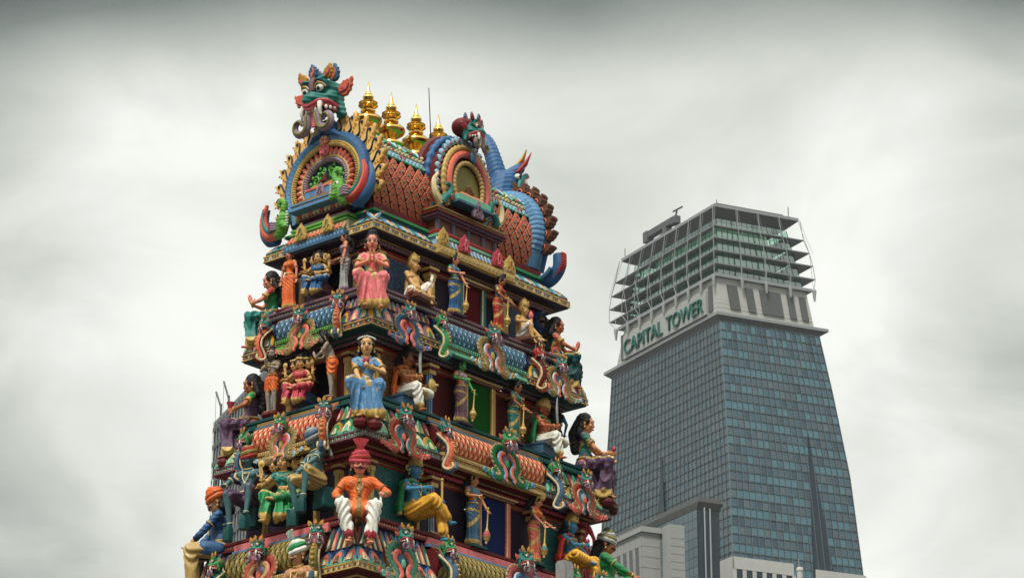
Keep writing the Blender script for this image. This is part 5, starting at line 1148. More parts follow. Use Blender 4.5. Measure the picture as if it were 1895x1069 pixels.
MUL = solid('mullion_metal', (.16, .18, .185), .5, .3); MULD = solid('mullion_dark', (.07, .09, .10)); STONE = solid('pale_stone', (.42, .42, .39), .7); STD = solid('dark_stone', (.10, .105, .105), .6); CONC = solid('grey_cladding', (.235, .25, .25), .6); DG = glassm('dark_glass', (.015, .03, .045), .1, .3)
OT = empty('office_tower', tuple(F0.xy)+(0,), 0, 'tall blue glass office tower with glazed crown and CAPITAL TOWER sign', 'skyscraper')
OO = V((F0.x, F0.y, 0))
LV = [(228.6, -.3, .6, 45.4, 25.0), (215.2, -.5, 1.0, 48.1, 27.4), (196.6, -.8, 1.6, 52.5, 30.1), (170.2, -.9, 1.9, 56.6, 32.5), (120, -1, 2, 60, 34), (0, -1, 2, 62, 35)]
def lvl(z):
    for p, q in zip(LV, LV[1:]):
        if z >= q[0]: t = (p[0]-z)/(p[0]-q[0]); return [a+(b-a)*t for a, b in zip(p[1:], q[1:])]
    return LV[-1][1:]
def fp(side, u, z, out=0.):
    """point on the curtain wall: side L or R, u 0..1 from the front corner"""
    oL, oR, a, b = lvl(z); P0 = OO+eL*oL+eR*oR+UP*z
    return P0+(eL*(a*u)-eR*out if side == 'L' else eR*(b*u)-eL*out)
ROW = 2.02; NR = 27; COL = {'L': 32, 'R': 20}
rg = random.Random(3)
def curtain():
    for side in 'LR':
        nc = COL[side]
        for fl in range(0, NR+25, 2):
            mb = MB()
            for j in (fl, fl+1):
                z1 = 228.6-j*ROW; z0 = z1-ROW
                if z0 < 120: continue
                if j > NR: nc2 = 0
                for i in range(nc):
                    u0, u1 = i/nc, (i+1)/nc; q = [fp(side, u0, z0), fp(side, u1, z0), fp(side, u1, z1), fp(side, u0, z1)]
                    oo = -eR if side == 'L' else -eL; tl = rg.uniform(-.03, .03); tm_ = rg.uniform(-.02, .02); q[0] = q[0]+oo*tl; q[1] = q[1]+oo*(tl+tm_)
                    if side == 'R':
                        m = rg.choice((1, 1, 1, 1, 0, 3)) if j % 2 else rg.choice((0, 0, 3, 2, 3))
                        if j < 2: m = rg.choice((1, 0, 2))
                        if rg.random() < .04: m = 4
                    else: m = rg.choice((3, 4, 3, 0, 3, 4)) if j % 2 else rg.choice((3, 0, 3, 4))  # left side gets greyer panes: reflected sky painted into the glass colour
                    mb.add([p-OO for p in q], [(0, 1, 2, 3) if side == 'R' else (3, 2, 1, 0)], m)
            if mb.v:
                o = mb.build('glazing_band', GL, OT, False)
        # mullions and transoms
        mb = MB(); nr = NR+25
        for i in range(nc+1):
            for j in range(nr):
                z1 = 228.6-j*ROW; z0 = z1-ROW; w = .05
                if z0 < 120: continue
                out = -eR if side == 'L' else -eL; al = eL if side == 'L' else eR
                if i == 0 and side == 'R': continue
                a, b = fp(side, i/nc, z0)-OO, fp(side, i/nc, z1)-OO
                mb.add([a-al*w, a-al*w+out*.24, a+al*w+out*.24, a+al*w, b-al*w, b-al*w+out*.24, b+al*w+out*.24, b+al*w], [(0, 1, 5, 4), (1, 2, 6, 5), (2, 3, 7, 6)])
        o = mb.build('mullions', [MUL], OT, False); o['kind'] = 'stuff'
        mb = MB()
        for j in range(nr+1):
            z = 228.6-j*ROW; w = .10
            if z < 120: continue
            out = -eR if side == 'L' else -eL; a, b = fp(side, 0, z)-OO, fp(side, 1, z)-OO
            mb.add([a-UP*w, a-UP*w+out*.18, a+UP*w+out*.18, a+UP*w, b-UP*w, b-UP*w+out*.18, b+UP*w+out*.18, b+UP*w], [(0, 1, 5, 4), (1, 2, 6, 5), (2, 3, 7, 6)])
        o = mb.build('transoms', [MULD], OT, False); o['kind'] = 'stuff'
    # back sides and base
    mb = MB()
    for (p, q) in zip(LV, LV[1:]):
        vs = []
        for (z, oL, oR, a, b) in (p, q):
            P0 = eL*oL+eR*oR+UP*z; vs += [P0+eL*a, P0+eL*a+eR*b, P0+eR*b, P0]
        mb.add(vs, [(0, 1, 5, 4), (1, 2, 6, 5)]+([(2, 3, 7, 6), (3, 0, 4, 7)] if p[0] <= 121 else []))
    mb.build('rear_glazing', [GL[3]], OT, False)
curtain()
def qbox(mb, a0, a1, b0, b1, z0, z1, m=0):
    vs = [eL*a+eR*b+UP*z for z in (z0, z1) for a, b in ((a0, b0), (a1, b0), (a1, b1), (a0, b1))]
    mb.add(vs, [(0, 1, 2, 3), (7, 6, 5, 4), (1, 0, 4, 5), (2, 1, 5, 6), (3, 2, 6, 7), (0, 3, 7, 4)], m)
def slab4(mb, top, bot, m=0):    # (z, aoff, boff, a, b)
    vs = []
    for (z, oa, ob, a, b) in (bot, top): vs += [eL*x+eR*y+UP*z for x, y in ((oa, ob), (a, ob), (a, b), (oa, b))]
    mb.add(vs, [(0, 1, 2, 3), (7, 6, 5, 4), (1, 0, 4, 5), (2, 1, 5, 6), (3, 2, 6, 7), (0, 3, 7, 4)], m)
# dark notches in the facade: folded wedges of darker glass
for side, u0, u1, zt, zb, nm in (('L', 26.0, 37.5, 203.7, 150, 'facade_fold'), ('R', 20.2, 28.5, 205.2, 150, 'facade_fold')):
    mb = MB(); d = eL if side == 'L' else eR; out = -eR if side == 'L' else -eL
    def pt(s_, z, o_): oL, oR, a, b = lvl(z); return eL*oL+eR*oR+UP*z+d*s_+out*o_
    uu = u0+(-.5 if side == 'R' else -.9)
    mb.add([pt(u0, zt, .30), pt(uu, zb, .30), pt(u1, zb, .30), pt(u0, zt, -.3), pt(uu, zb, -.3), pt(u1, zb, -.3)], [(0, 1, 2), (5, 4, 3), (0, 3, 4, 1), (1, 4, 5, 2), (2, 5, 3, 0)]); mb.build(nm, [DG], OT, False)
mb = MB(); slab4(mb, (230.95, 0, 0, 48, 28.4), (230.25, 0, 0, 48, 28.4)); slab4(mb, (230.24, .1, .1, 47.9, 28.3), (228.62, 3.3*.3, .9, 45.6, 25.6), 1); mb.build('ledge', [CONC, STD], OT, False)
mb = MB(); slab4(mb, (239.0, .2, .2, 38.8, 23.0), (230.97, .3, .3, 42.6, 24.8)); mb.build('crown_base', [STONE], OT, False)
mb = MB()
for k in range(1, 8): z = 231+k*1.0; t = (z-231)/8; slab4(mb, (z+.03, .27, .27, 42.64-3.8*t, 24.84-1.8*t), (z-.03, .27, .27, 42.64-3.8*t, 24.84-1.8*t))
mb.build('stone_joints', [STD], OT, False)
mb = MB(); slab4(mb, (239.7, -.6, -.6, 40.6, 24.2), (239.02, -.6, -.6, 40.6, 24.2)); mb.build('crown_sill', [CONC], OT, False)
mb = MB()   # dark openings between stone piers on the right side, dark panels beside the sign
for b0, b1 in ((3.1, 5.6), (7.7, 9.6), (11.3, 16.6), (18.3, 19.9), (21.4, 23.0)):
    vs = [eL*(-.02 if z < 236 else -.02)+eR*(b_-(0 if z < 235 else .9)+(.45 if 1 else 0))+UP*z for z, b_ in ((232.0, b0), (232.0, b1), (237.6, b1), (237.6, b0))]
    mb = MB(); mb.add([v+eL*.25 for v in vs]+[v-eL*.02 for v in vs], [(4, 5, 6, 7), (0, 1, 5, 4), (1, 2, 6, 5), (2, 3, 7, 6), (3, 0, 4, 7)]); mb.build('dark_panel', [STD], OT, False)
for a0, a1 in ((1.9, 3.4), (39.0, 40.2)): mb = MB(); qbox(mb, a0, a1, -.02, .3, 231.6, 237.6); mb.build('dark_panel', [STD], OT, False)
mb = MB(); qbox(mb, 3.9, 38.6, -.35, .2, 231.3, 236.9); mb.build('sign_board', [solid('sign_stone', (.33, .335, .32), .7)], OT, False)
# lettering
cu = bpy.data.curves.new('t', 'FONT'); cu.body = 'CAPITAL TOWER'; cu.size = 1; cu.extrude = .06; cu.offset = -.004; cu.space_word = 1.3
to = bpy.data.objects.new('t', cu); S.collection.objects.link(to); dg_ = bpy.context.evaluated_depsgraph_get(); tm = bpy.data.meshes.new_from_object(to.evaluated_get(dg_), depsgraph=dg_); bpy.data.objects.remove(to)
xs_ = [v.co.x for v in tm.vertices]; ys_ = [v.co.y for v in tm.vertices if 1]; w0, w1 = min(xs_), max(xs_); h0, h1 = min(ys_), max(ys_)
for v_ in tm.vertices:
    X_ = (v_.co.x-w0)/(w1-w0); Y_ = (v_.co.y-h0)/(h1-h0); a_ = 37.8+(4.7-37.8)*X_; v_.co = eL*a_-eR*(.55+v_.co.z*4)+UP*(232.1+3.45*Y_)
tm.materials.clear(); tm.materials.append(solid('sign_green', (.012, .10, .075), .4)); so = bpy.data.objects.new('sign_lettering', tm); link(so, OT)
# glazed sky lobby
CG = clear_glass('lobby_glass', (.66, .90, .79), .26)
mb = MB()
zt_, zb_ = 253.5, 239.7
def lob(u, z, side):
    t = (zt_-z)/(zt_-zb_); a = 35.3+3.5*t; b = 19+3.9*t
    e = 1.1
    return {'L': eL*(e+(a-e)*u)+eR*e, 'R': eR*(e+(b-e)*u)+eL*e, 'K': eL*a+eR*(e+(b-e)*u), 'Q': eR*b+eL*(e+(a-e)*u)}[side]+UP*z
for side, nc in (('L', 24), ('R', 14), ('K', 10), ('Q', 16)):
    for i in range(nc):
        for j in range(5):
            z0 = zb_+(zt_-zb_)*j/5; z1 = zb_+(zt_-zb_)*(j+1)/5
            mb.add([lob(i/nc, z0, side), lob((i+1)/nc, z0, side), lob((i+1)/nc, z1, side), lob(i/nc, z1, side)], [(0, 1, 2, 3)])
mb.build('lobby_glazing', [CG], OT, False)
mb = MB()
for side, nc in (('L', 24), ('R', 14), ('K', 10), ('Q', 16)):
    for i in range(nc+1): mb.tube([lob(i/nc, zb_, side), lob(i/nc, zt_, side)], .10, 4)
mb.build('glazing_bars', [MULD], OT, False)
mb = MB(); slab4(mb, (252.9, 1.9, 1.9, 27.5, 14.2), (242.0, 1.9, 1.9, 29.5, 16.0)); mb.build('core', [solid('lobby_core', (.24, .33, .27))], OT, False)
mb = MB()
for z in (242.4, 245.6, 248.8): slab4(mb, (z+.2, 1.5, 1.5, 34+(zt_-z)*.2, 17.6+(zt_-z)*.25), (z-.2, 1.5, 1.5, 34+(zt_-z)*.2, 17.6+(zt_-z)*.25))
mb.build('lobby_floor', [solid('lobby_slab', (.16, .2, .18))], OT, False)
mb = MB(); slab4(mb, (241.9, 2.6, 2.6, 36, 20.5), (239.75, 2.6, 2.6, 36, 20.5)); mb.build('plant_room', [DG], OT, False)
LB = [(251.2, 41.7, 22.4), (248.3, 43.4, 23.8), (245.3, 44.3, 24.6), (242.2, 44.4, 25.1)]
for k, (z, a, b) in enumerate(LB):
    mb = MB(); w = 1.35
    for (a0, a1, b0, b1) in ((-.4, a, -.4, -.4+w), (-.4, a, b-4.5, b), (-.4, -.4+w, -.4+w, b-4.5), (a-6, a, -.4+w, b-4.5)): qbox(mb, a0, a1, b0, b1, z-.13, z+.13)
    mb.build('louvre', [solid('louvre_grey', (.17, .18, .175), .5)], OT, False)
mb = MB(); slab4(mb, (256.6, 0, 0, 39.5, 21.6), (255.9, 0, 0, 39.5, 21.6)); slab4(mb, (255.88, 0, 0, 39.5, 21.6), (253.6, 2.2, 1.6, 35.2, 18.8), 1); slab4(mb, (258.2, 3, 2.5, 34.5, 19.6), (256.62, 3, 2.5, 34.5, 19.6), 1); mb.build('roof', [CONC, STD], OT, False)
WHT = solid('white_steel', (.28, .29, .285), .4)
def strut(side, t):
    pts = []
    for (z, a, b) in [(255.9, 39.5, 21.6)]+LB+[(239.2, 41.2, 24.6)]: pts.append((eL*(a*t)-eR*.45 if side == 'L' else eR*(b*t)-eL*.45)+UP*z)
    mb = MB(); mb.tube(pts, .085, 5); mb.tube([pts[0]+(eR if side == 'L' else eL)*.6, pts[2], pts[5]], .05, 4)
    if side == 'R' or t > 0: mb.tube([pts[0], pts[1]+(eL if side == 'L' else eR)*1.3-(-eR if side == 'L' else -eL)*.3, pts[2]+(eL if side == 'L' else eR)*1.0], .05, 4)
    o = mb.build('strut', [WHT], OT, False); q = MB(); b_ = pts[5]
    q.lathe([(.22, -2.4), (.48, -.2), (.48, .2), (.3, .3)], b_+(-eR if side == 'L' else -eL)*.2, 8); q.build('strut_bracket', [WHT], o, False)
for k in range(9): strut('L', k/8)
for k in range(1, 5): strut('R', k/4)
for t in (.5, 1.0):   # far edges, seen through the corners
    mb = MB(); mb.tube([eL*a+eR*(b*t)+UP*z for (z, a, b) in [(255.9, 39.5, 21.6)]+LB+[(239.2, 41.2, 24.6)]], .14, 5); mb.tube([eL*(a)+eR*(b*t+1)+UP*z for (z, a, b) in [(255.9, 38, 21.6), LB[1], (239.2, 39, 24.6)]], .08, 4); mb.build('strut', [WHT], OT, False)
mb = MB()
for (a, b) in ((3, 2.5), (0, 19), (26, 2.5), (38.5, .4)): mb.tube([eL*a+eR*b+UP*256.6, eL*a+eR*b+UP*258.9], .12, 4)
mb.build('roof_mast', [STD], OT, False)
# stone base course under the glass on the right-hand side
mb = MB(); z = 174.9
def bp(s_, z, o_=0): oL, oR, a, b = lvl(z); return eL*oL+eR*oR+UP*z+eR*s_-eL*o_
for s0, s1, zt in ((-.1, 14.5, 174.9), (20.0, 32.6, 174.3)):
    mb.add([bp(s0, zt, .5), bp(s1, zt, .5), bp(s1, 172.2, .5), bp(s0, 172.2, .5), bp(s0, zt, -.5), bp(s1, zt, -.5), bp(s1, 172.2, -.5), bp(s0, 172.2, -.5)], [(0, 1, 2, 3), (0, 4, 5, 1), (3, 2, 6, 7), (1, 5, 6, 2), (0, 3, 7, 4)])
    n = int((s1-s0)/2.4)
    for k in range(n+1):
        c = s0+(s1-s0)*k/n; mb.add([bp(c-.5, 172.2, .45), bp(c+.5, 172.2, .45), bp(c+.5, 160, .45), bp(c-.5, 160, .45)], [(0, 1, 2, 3)])
mb.add([bp(0, 174.9, .5)-eR*.5, bp(0, 174.9, .5)+eL*8-eR*.6, bp(0, 160, .5)+eL*8-eR*.6, bp(0, 160, .5)-eR*.5], [(3, 2, 1, 0)])
mb.build('stone_course', [STONE], OT, False)
mb = MB(); mb.add([bp(0, 172.2, .3), bp(33, 172.2, .3), bp(33, 160, .3), bp(0, 160, .3)], [(0, 1, 2, 3)]); mb.build('course_window', [DG], OT, False)
# roof crane
cr_ = empty('roof_crane', tuple(OO+eL*31+eR*7+UP*259.6), math.atan2(eL.y, eL.x), 'dark grey window cleaning crane parked on the office tower roof', 'crane', sc=.82)
mb = MB(); mb.box((0, 0, .9), (1.8, 1.4, .9)); mb.box((0, 0, 2.8), (1.0, 1.0, 1.0)); mb.build('carriage', [STD], cr_); mb = MB(); mb.box((3.2, 0, 4.6), (7.0, 1.0, .9)); mb.box((9.9, 0, 4.1), (1.1, 1.2, 1.6)); mb.build('boom', [STD], cr_)
mb = MB(); mb.box((-4.4, 0, 4.4), (1.4, .9, 1.1)); mb.tube([(-4.6, 0, 5.2), (-5.4, 0, 7.4)], .3, 6); mb.tube([(-3.4, 0, 7.5), (-8.2, 0, 7.3)], .25, 6); [mb.tube([(-5.4+.7*k, -.9, 4.2), (-5.4+.7*k, .9, 4.9)], .3, 6) for k in range(4)]; mb.build('counterweight', [STD], cr_)
# lower wing in front of the office tower, with dark roof slab and stone pier
AW = empty('office_annex', (424.48, 309.94, 0), 0, 'lower glass wing with overhanging dark roof slab in front of the office tower', 'building')
mb = MB(); slab4(mb, (179.3, 0, 0, 60, 5.8), (178.3, 0, 0, 60, 5.8)); slab4(mb, (178.28, 0, 0, 60, 5.8), (177.1, 1.2, .4, 60, 5.6), 0); mb.build('roof_slab', [STD], AW, False)
mb = MB(); qbox(mb, 1.3, 60, .5, 5.5, 0, 177.05); mb.build('wall', [DG], AW, False)
mb = MB()
for j in range(16):
    for i in range(22):
        a0 = 1.3+i*1.7; z1 = 177.0-j*2.0; mb.add([eL*a0+eR*.44+UP*z1, eL*(a0+1.62)+eR*.44+UP*z1, eL*(a0+1.62)+eR*.44+UP*(z1-1.9), eL*a0+eR*.44+UP*(z1-1.9)], [(0, 1, 2, 3)], rg.choice((0, 1, 1, 0)))
mb.build('glazing', [GL[3], GL[4]], AW, False)
mb = MB()
for (a, b) in ((-.3, 1.2), (-.1, 2.6)): mb.tube([eL*a+eR*b+UP*150, eL*a+eR*b+UP*177], .18, 5)
mb.build('mast', [WHT], AW, False)
STB = solid('grey_stone', (.27, .275, .26), .75)
SP = empty('stone_block', (405.0, 309.62, 0), 0, 'pale grey stone block with slanted dark slots in front of the glass wing', 'building')
mb = MB(); slab4(mb, (168.7, 0, 0, 14, 6.5), (167.6, 0, 0, 14, 6.5)); slab4(mb, (167.58, .6, .5, 14, 4.5), (0, .6, .5, 14, 4.5)); slab4(mb, (168.9, -3.0, 4.6, -.1, 7.8), (0, -3.0, 4.6, -.1, 7.8)); mb.build('wall', [STB], SP, False)
mb = MB()
for k in range(5): a = 2.0+k*2.3; mb.add([eL*a+eR*.46+UP*164.8, eL*(a+1.3)+eR*.46+UP*164.8, eL*(a+.4)+eR*.46+UP*152, eL*(a-.6)+eR*.46+UP*152], [(0, 1, 2, 3)])
for k in range(8): z = 166-k*1.6; mb.add([eR*4.7-eL*3.02+UP*z, eR*7.7-eL*3.02+UP*z, eR*7.7-eL*3.02+UP*(z+.08), eR*4.7-eL*3.02+UP*(z+.08)], [(0, 1, 2, 3)])
mb.build('slot', [STD], SP, False)
mb = MB()
for k in range(9): z = 167-k*2.2; mb.add([eL*.5+eR*.47+UP*z, eL*14+eR*.47+UP*z, eL*14+eR*.47+UP*(z+.07), eL*.5+eR*.47+UP*(z+.07)], [(0, 1, 2, 3)]); mb.add([eR*.55+eL*.56+UP*z, eR*4.4+eL*.56+UP*z, eR*4.4+eL*.56+UP*(z+.07), eR*.55+eL*.56+UP*(z+.07)], [(0, 1, 2, 3)])
for k in range(6): a = .8+k*2.3; mb.add([eL*a+eR*.47+UP*150, eL*(a+.06)+eR*.47+UP*150, eL*(a+.06)+eR*.47+UP*167.5, eL*a+eR*.47+UP*167.5], [(0, 1, 2, 3)])
mb.build('panel_joints', [STD], SP, False)
# grey block behind the temple tower, far left
eB = V((.4704, .8825, 0)); eC = V((.8825, -.4704, 0)); Q0 = V((311.15, 334.74, 0)); BB = empty('grey_building', tuple(Q0), 0, 'grey high rise with vertical fins showing left of the temple tower', 'building')
mb = MB(); L_ = 62; vs = [eB*a+eC*b+UP*z for z in (0, 172.4) for a, b in ((-L_, 0), (0, 0), (0, 20), (-L_, 20))]; mb.add(vs, [(0, 1, 2, 3), (7, 6, 5, 4), (1, 0, 4, 5), (2, 1, 5, 6), (3, 2, 6, 7), (0, 3, 7, 4)]); mb.build('wall', [solid('grey_wall', (.17, .18, .185), .6)], BB, False)
mb = MB()
for k in range(30): a = -.6-k*1.9; mb.add([eB*a-eC*.25+UP*z for z in (100, 172)]+[eB*(a-.35)-eC*.25+UP*z for z in (172, 100)]+[eB*a+UP*z for z in (100, 172)], [(0, 1, 2, 3), (0, 1, 5, 4)])
mb.build('fin', [solid('fin_grey', (.20, .215, .22))], BB, False)
mb = MB()
for k in range(24):
    z = 171-k*3.3; mb.add([UP*z-eC*.30, eB*-L_+UP*z-eC*.30, eB*-L_+UP*(z-.9)-eC*.30, UP*(z-.9)-eC*.30], [(0, 1, 2, 3)])
mb.build('window_strip', [STD], BB, False)
mb = MB(); mb.add([eB*a-eC*.27+UP*z for a, z in ((0, 100), (-.45, 100), (-.45, 172.4), (0, 172.4))], [(0, 1, 2, 3)]); mb.build('corner_fin', [STONE], BB, False)
mb = MB()
for k in range(9):
    for a in (-1.1, -6.2): z = 161-k*5.2; mb.add([eB*a-eC*.34+UP*z, eB*(a-.7)-eC*.34+UP*z, eB*(a-.7)-eC*.34+UP*(z-3.9), eB*a-eC*.34+UP*(z-3.9)], [(0, 1, 2, 3)])
mb.build('bright_window', [glassm('sky_glass', (.75, .8, .8), .05, .9)], BB, False)
for k, (a, h) in enumerate(((-9, 5.0), (-4, 4.6))):
    mb = MB(); b0 = eB*a+UP*172.4; mb.tube([b0, b0+UP*2.2], .22, 5); mb.tube([b0+UP*1.6, b0+UP*(h+1)+eB*3.6], .20, 5); mb.tube([b0+UP*(h+1)+eB*3.6, b0+UP*(h-5)+eB*3.6], .05, 4)
    o = mb.build('roof_hoist', [STD]); o.location = Q0; tag(o, ['black slanted hoist arm nearer the temple on the grey building roof', 'black slanted hoist arm at the outer end of the grey building roof'][k], 'hoist', 'hoist arms on the grey roof')
# small things near the frame edge
mb = MB(); mb.lathe([(.30, 0), (.30, 83.9), (.36, 83.92), (.36, 84.2), (.28, 84.3)], n=14); mb.tube([(0, .1, 84.2), (0, .1, 85.2)], .03, 4); o = mb.build('white_pole', [STONE]); o.location = (198.6, 127.85, 0); tag(o, 'round pale pole top with thin aerial in front of the office tower', 'pole')
mb = MB(); mb.box((0, 0, .42), (.16, .13, .42)); mb.box((0, 0, .86), (.14, .11, .02)); o = mb.build('concrete_post', ['grey']); o.location = (1.93, -2.78, 18.95); tag(o, 'plain grey concrete post in front of the blue skinned figure on the right', 'post')
# ground
mb = MB(); mb.add([(-4000, -4000, 0), (4000, -4000, 0), (4000, 4000, 0), (-4000, 4000, 0)], [(0, 1, 2, 3)]); o = mb.build('ground', [pmat('ground', (.07, .07, .065), .9, scale=.05, bump=0)], None, False); o['kind'] = 'structure'

# ------------------------------------------------------------------ monster brackets on the roll mouldings
SK = ['teal', 'green']
def br(level, side, s_, z, sc, cols, label, skin='teal', rz=None, yali=None):
    a, b, zz = CORN[level]; loc = (s_, -(b-.08), z) if side == 'S' else (-(a-.08), s_, z); r0 = 0 if side == 'S' else R(-90)
    if yali: return yali_bracket(loc, r0+R(yali), sc, label, cols, skin)
    return face_bracket(loc, r0+R(rz or 0), sc, label, cols, skin=skin)
br('B', 'W', .10, 24.80, .88, ('khaki', 'coral', 'pink', 'teal'), 'monster face with coral scrolls at the middle of the top left cornice')
br('B', 'S', -2.62, 24.72, .86, ('sky_blue', 'coral', 'pink', 'rose'), 'monster face with blue and coral scrolls below the conch holder')
br('B', 'S', .22, 24.95, 1.0, ('khaki', 'coral', 'pale_blue', 'steel'), 'monster face with cream and blue scrolls below the top doorway')
br('B', 'S', 2.66, 24.88, .90, ('khaki', 'coral', 'pale_blue', 'steel'), 'monster face with pale scrolls beside the green skirted woman on the right')
br('C', 'W', .13, 22.14, .90, ('khaki', 'coral', 'pale_blue', 'rose'), 'monster face with olive scrolls in front of the pink robed three faced figure', 'green')
br('C', 'S', -3.08, 22.10, .95, ('coral', 'teal', 'pink', 'steel'), 'monster face with coral scrolls under the bare chested swordsman')
br('C', 'S', .35, 22.35, 1.08, ('green', 'coral', 'sky_blue', 'mauve'), 'monster face with green scrolls and blue clouds below the green doorway', 'green')
br('C', 'S', 3.15, 22.08, .92, ('coral', 'teal', 'pink', 'pale_blue'), 'monster face with coral scrolls beside the purple skirted woman on the right')
br('D', 'W', .20, 19.18, 1.08, ('coral', 'khaki', 'pink', 'lilac'), 'monster face with coral scrolls in front of the green robed three faced figure')
br('D', 'S', -3.40, 19.20, 1.08, ('mint', 'coral', 'pink', 'steel'), 'monster face with bright green scrolls beside the blue skinned staff bearer')
br('D', 'S', .55, 19.52, 1.15, ('pink', 'sky_blue', 'pale_blue', 'lilac'), 'monster face with pink scrolls below the navy doorway')
br('D', 'S', 3.25, 19.60, 1.0, ('coral', 'teal', 'pink', 'steel'), 'monster face at the lower right edge of the tower beside the concrete post')
for lv, data in {'B': ((-1.62, 24.78, 'S', 20, 'green', ('green', 'teal'), 'green monster face on green ribbed body right of the conch holder'), (1.78, 24.92, 'S', 25, 'red', ('maroon', 'coral'), 'maroon monster on curved body left of the flower holder'), (-1.02, 24.88, 'W', 25, 'teal', ('coral', 'steel'), 'monster face on blue and coral ribbed body left of the pink robed praying woman'), (1.12, 24.85, 'W', -30, 'teal', ('coral', 'maroon'), 'monster face on maroon body beside the left praying woman')),
                 'C': ((-1.85, 22.12, 'S', 25, 'teal', ('coral', 'steel'), 'monster face on coral ribbed body right of the bare chested swordsman'), (1.95, 22.08, 'S', 25, 'green', ('steel', 'navy'), 'small green headed monster on slate blue body under the moustached swordsman'), (-1.15, 22.20, 'W', 25, 'teal', ('coral', 'steel'), 'monster face on coral and blue body under the bending ascetic'), (1.15, 22.0, 'W', -30, 'green', ('steel', 'navy'), 'green headed monster on slate body beside the woman with the cup')),
                 'D': ((-2.08, 19.25, 'S', 20, 'green', ('steel', 'teal'), 'green monster face on blue ribbed body beside the yellow dhoti'), (2.2, 19.5, 'S', 25, 'green', ('steel', 'olive'), 'monster face on olive body in front of the right blue skinned figure'), (-1.45, 19.22, 'W', 25, 'teal', ('olive', 'steel'), 'monster face on blue and olive ribbed body left of the orange tunic man'), (1.40, 19.05, 'W', -30, 'green', ('dark_teal', 'teal'), 'green crested monster on dark green body at the lower left'))}.items():
    for (s_, z, side, rz, sk, cols, lab) in data: br(lv, side, s_, z, .86 if lv == 'B' else .94 if lv == 'C' else 1.04, cols, lab, sk, yali=rz)
# ------------------------------------------------------------------ statues
d = R
G = 'gold'
# top storey
statue('praying_woman_statue', (-3.30, 1.52, 25.10), d(-140), 1.42, 'woman in green sari seated in profile with joined palms at the top left corner', pose='sit', skin='skin_pink', top=('red', G, 'sari', 'green'), bottom=('teal', G, 'sari'), lean=(0, -.06), head=(0, 12), hands=[(-.03, -.33, .27), (.03, -.33, .27)], hm=('flat', 'flat'), hn=[(1, 0, 0), (-1, 0, 0)])
statue('standing_woman_statue', (-3.42, .90, 25.26), d(-82), .90, 'slim woman standing in a long orange dress with green belt', pose='stand', skin='skin_pink', top=('orange', G, 'plain', G, .0), bottom=('orange', G, 'skirt'), hands=[(-.24, -.04, -.06), (.24, -.04, -.06)], stool=('base', 'maroon'))
statue('three_faced_statue', (-3.40, .0, 25.62), d(-72), .92, 'many armed three faced seated woman in blue sari on the top storey', pose='lalita', skin='skin_gold', heads=3, hair='bun', top=('steel', G, 'sari', 'blue', .3), bottom=('blue', G, 'sari'), hands=[(-.30, -.28, .22), (.16, -.26, .18)], hm=('open', 'open'), arms4=True, head=(-10, 5), stool=('seat', 'mauve'))
statue('standing_woman_statue', (-3.42, -.86, 25.24), d(-138), .90, 'woman in long grey dress seen in profile beneath the front gable', pose='stand', skin='skin_pink', top=('lilac', G, 'plain', G, .0), bottom=('grey', 'lilac', 'skirt'), hands=[(-.16, -.26, .10), (.22, -.05, -.05)], head=(0, 22), hair='long', jewel='gold_dark')
statue('praying_woman_statue', (-3.46, -1.72, 25.12), d(-47), 1.46, 'large seated woman in coral pink sari with joined palms on the top front corner', pose='sit', skin='skin_pink', top=('mint', G, 'sari', 'pink'), bottom=('pink', G, 'sari'), head=(0, 6), hands=[(-.03, -.24, .29), (.03, -.24, .29)], hm=('flat', 'flat'), hn=[(1, 0, 0), (-1, 0, 0)], hair='bun')
statue('seated_boy_statue', (-2.02, -1.62, 25.30), d(8), 1.12, 'chubby bare chested crowned figure raising a white conch', pose='cross_m', skin='skin_gold', fem=False, fat=1, crown=('crown', G), hair='none', bottom=('white', 'coral', 'shorts'), head=(22, 4), hands=[(-.20, -.26, .02), (.30, -.24, .26)], hm=('relax', 'grip'), held=[('conch', 1)], stool=('slab', 'brown'))
statue('mace_woman_statue', (-.74, -1.76, 25.26), d(2), .89, 'woman in blue sari resting on a golden mace left of the top doorway', pose='stand', skin='skin_pink', top=('green', G, 'sari', 'blue'), bottom=('blue', G, 'sari'), hair='bun', head=(35, 14), hands=[(-.10, -.24, .22), (.25, -.20, .0)], hm=('open', 'relax'), held=[('mace', 1, .05, -.10)], stool=('base', 'dark_purple'), hipx=-.02)
statue('mace_woman_statue', (.80, -1.74, 25.24), d(12), .87, 'woman in red sari leaning and pointing right of the top doorway', pose='stand', skin='skin_brown', top=('steel', G, 'sari', 'red', .4), bottom=('red', G, 'sari'), hair='bun', lean=(.10, -.10), head=(20, 25), hands=[(-.02, -.26, .10), (.42, -.22, .16)], hm=('relax', 'point'), hn=[(0, 0, -1), (0, 0, -1)], held=[('mace', 0, .10, -.10)], stool=('base', 'dark_purple'))
statue('seated_boy_statue', (1.84, -1.62, 25.34), d(10), 1.08, 'chubby bare chested crowned figure holding a pink lotus bud', pose='cross', skin='skin_gold', fem=False, fat=1, crown=('crown', G), hair='none', bottom=('white', 'coral', 'shorts'), head=(25, 4), hands=[(-.22, -.26, .28), (.36, -.30, .02)], hm=('grip', 'relax'), held=[('bud', 0, 'pink')], stool=('slab', 'brown'))
statue('standing_guard_statue', (2.70, -1.30, 25.24), d(115), .92, 'dark blue figure turned away at the right end of the top storey', pose='stand', skin='navy', top=('navy', 'steel', 'plain', 'navy', .3), bottom=('navy', 'steel', 'skirt'), hair='bun', hands=[(-.22, -.10, .0), (.22, -.10, .0)], jewel=False, eyes=False, head=(0, 15))
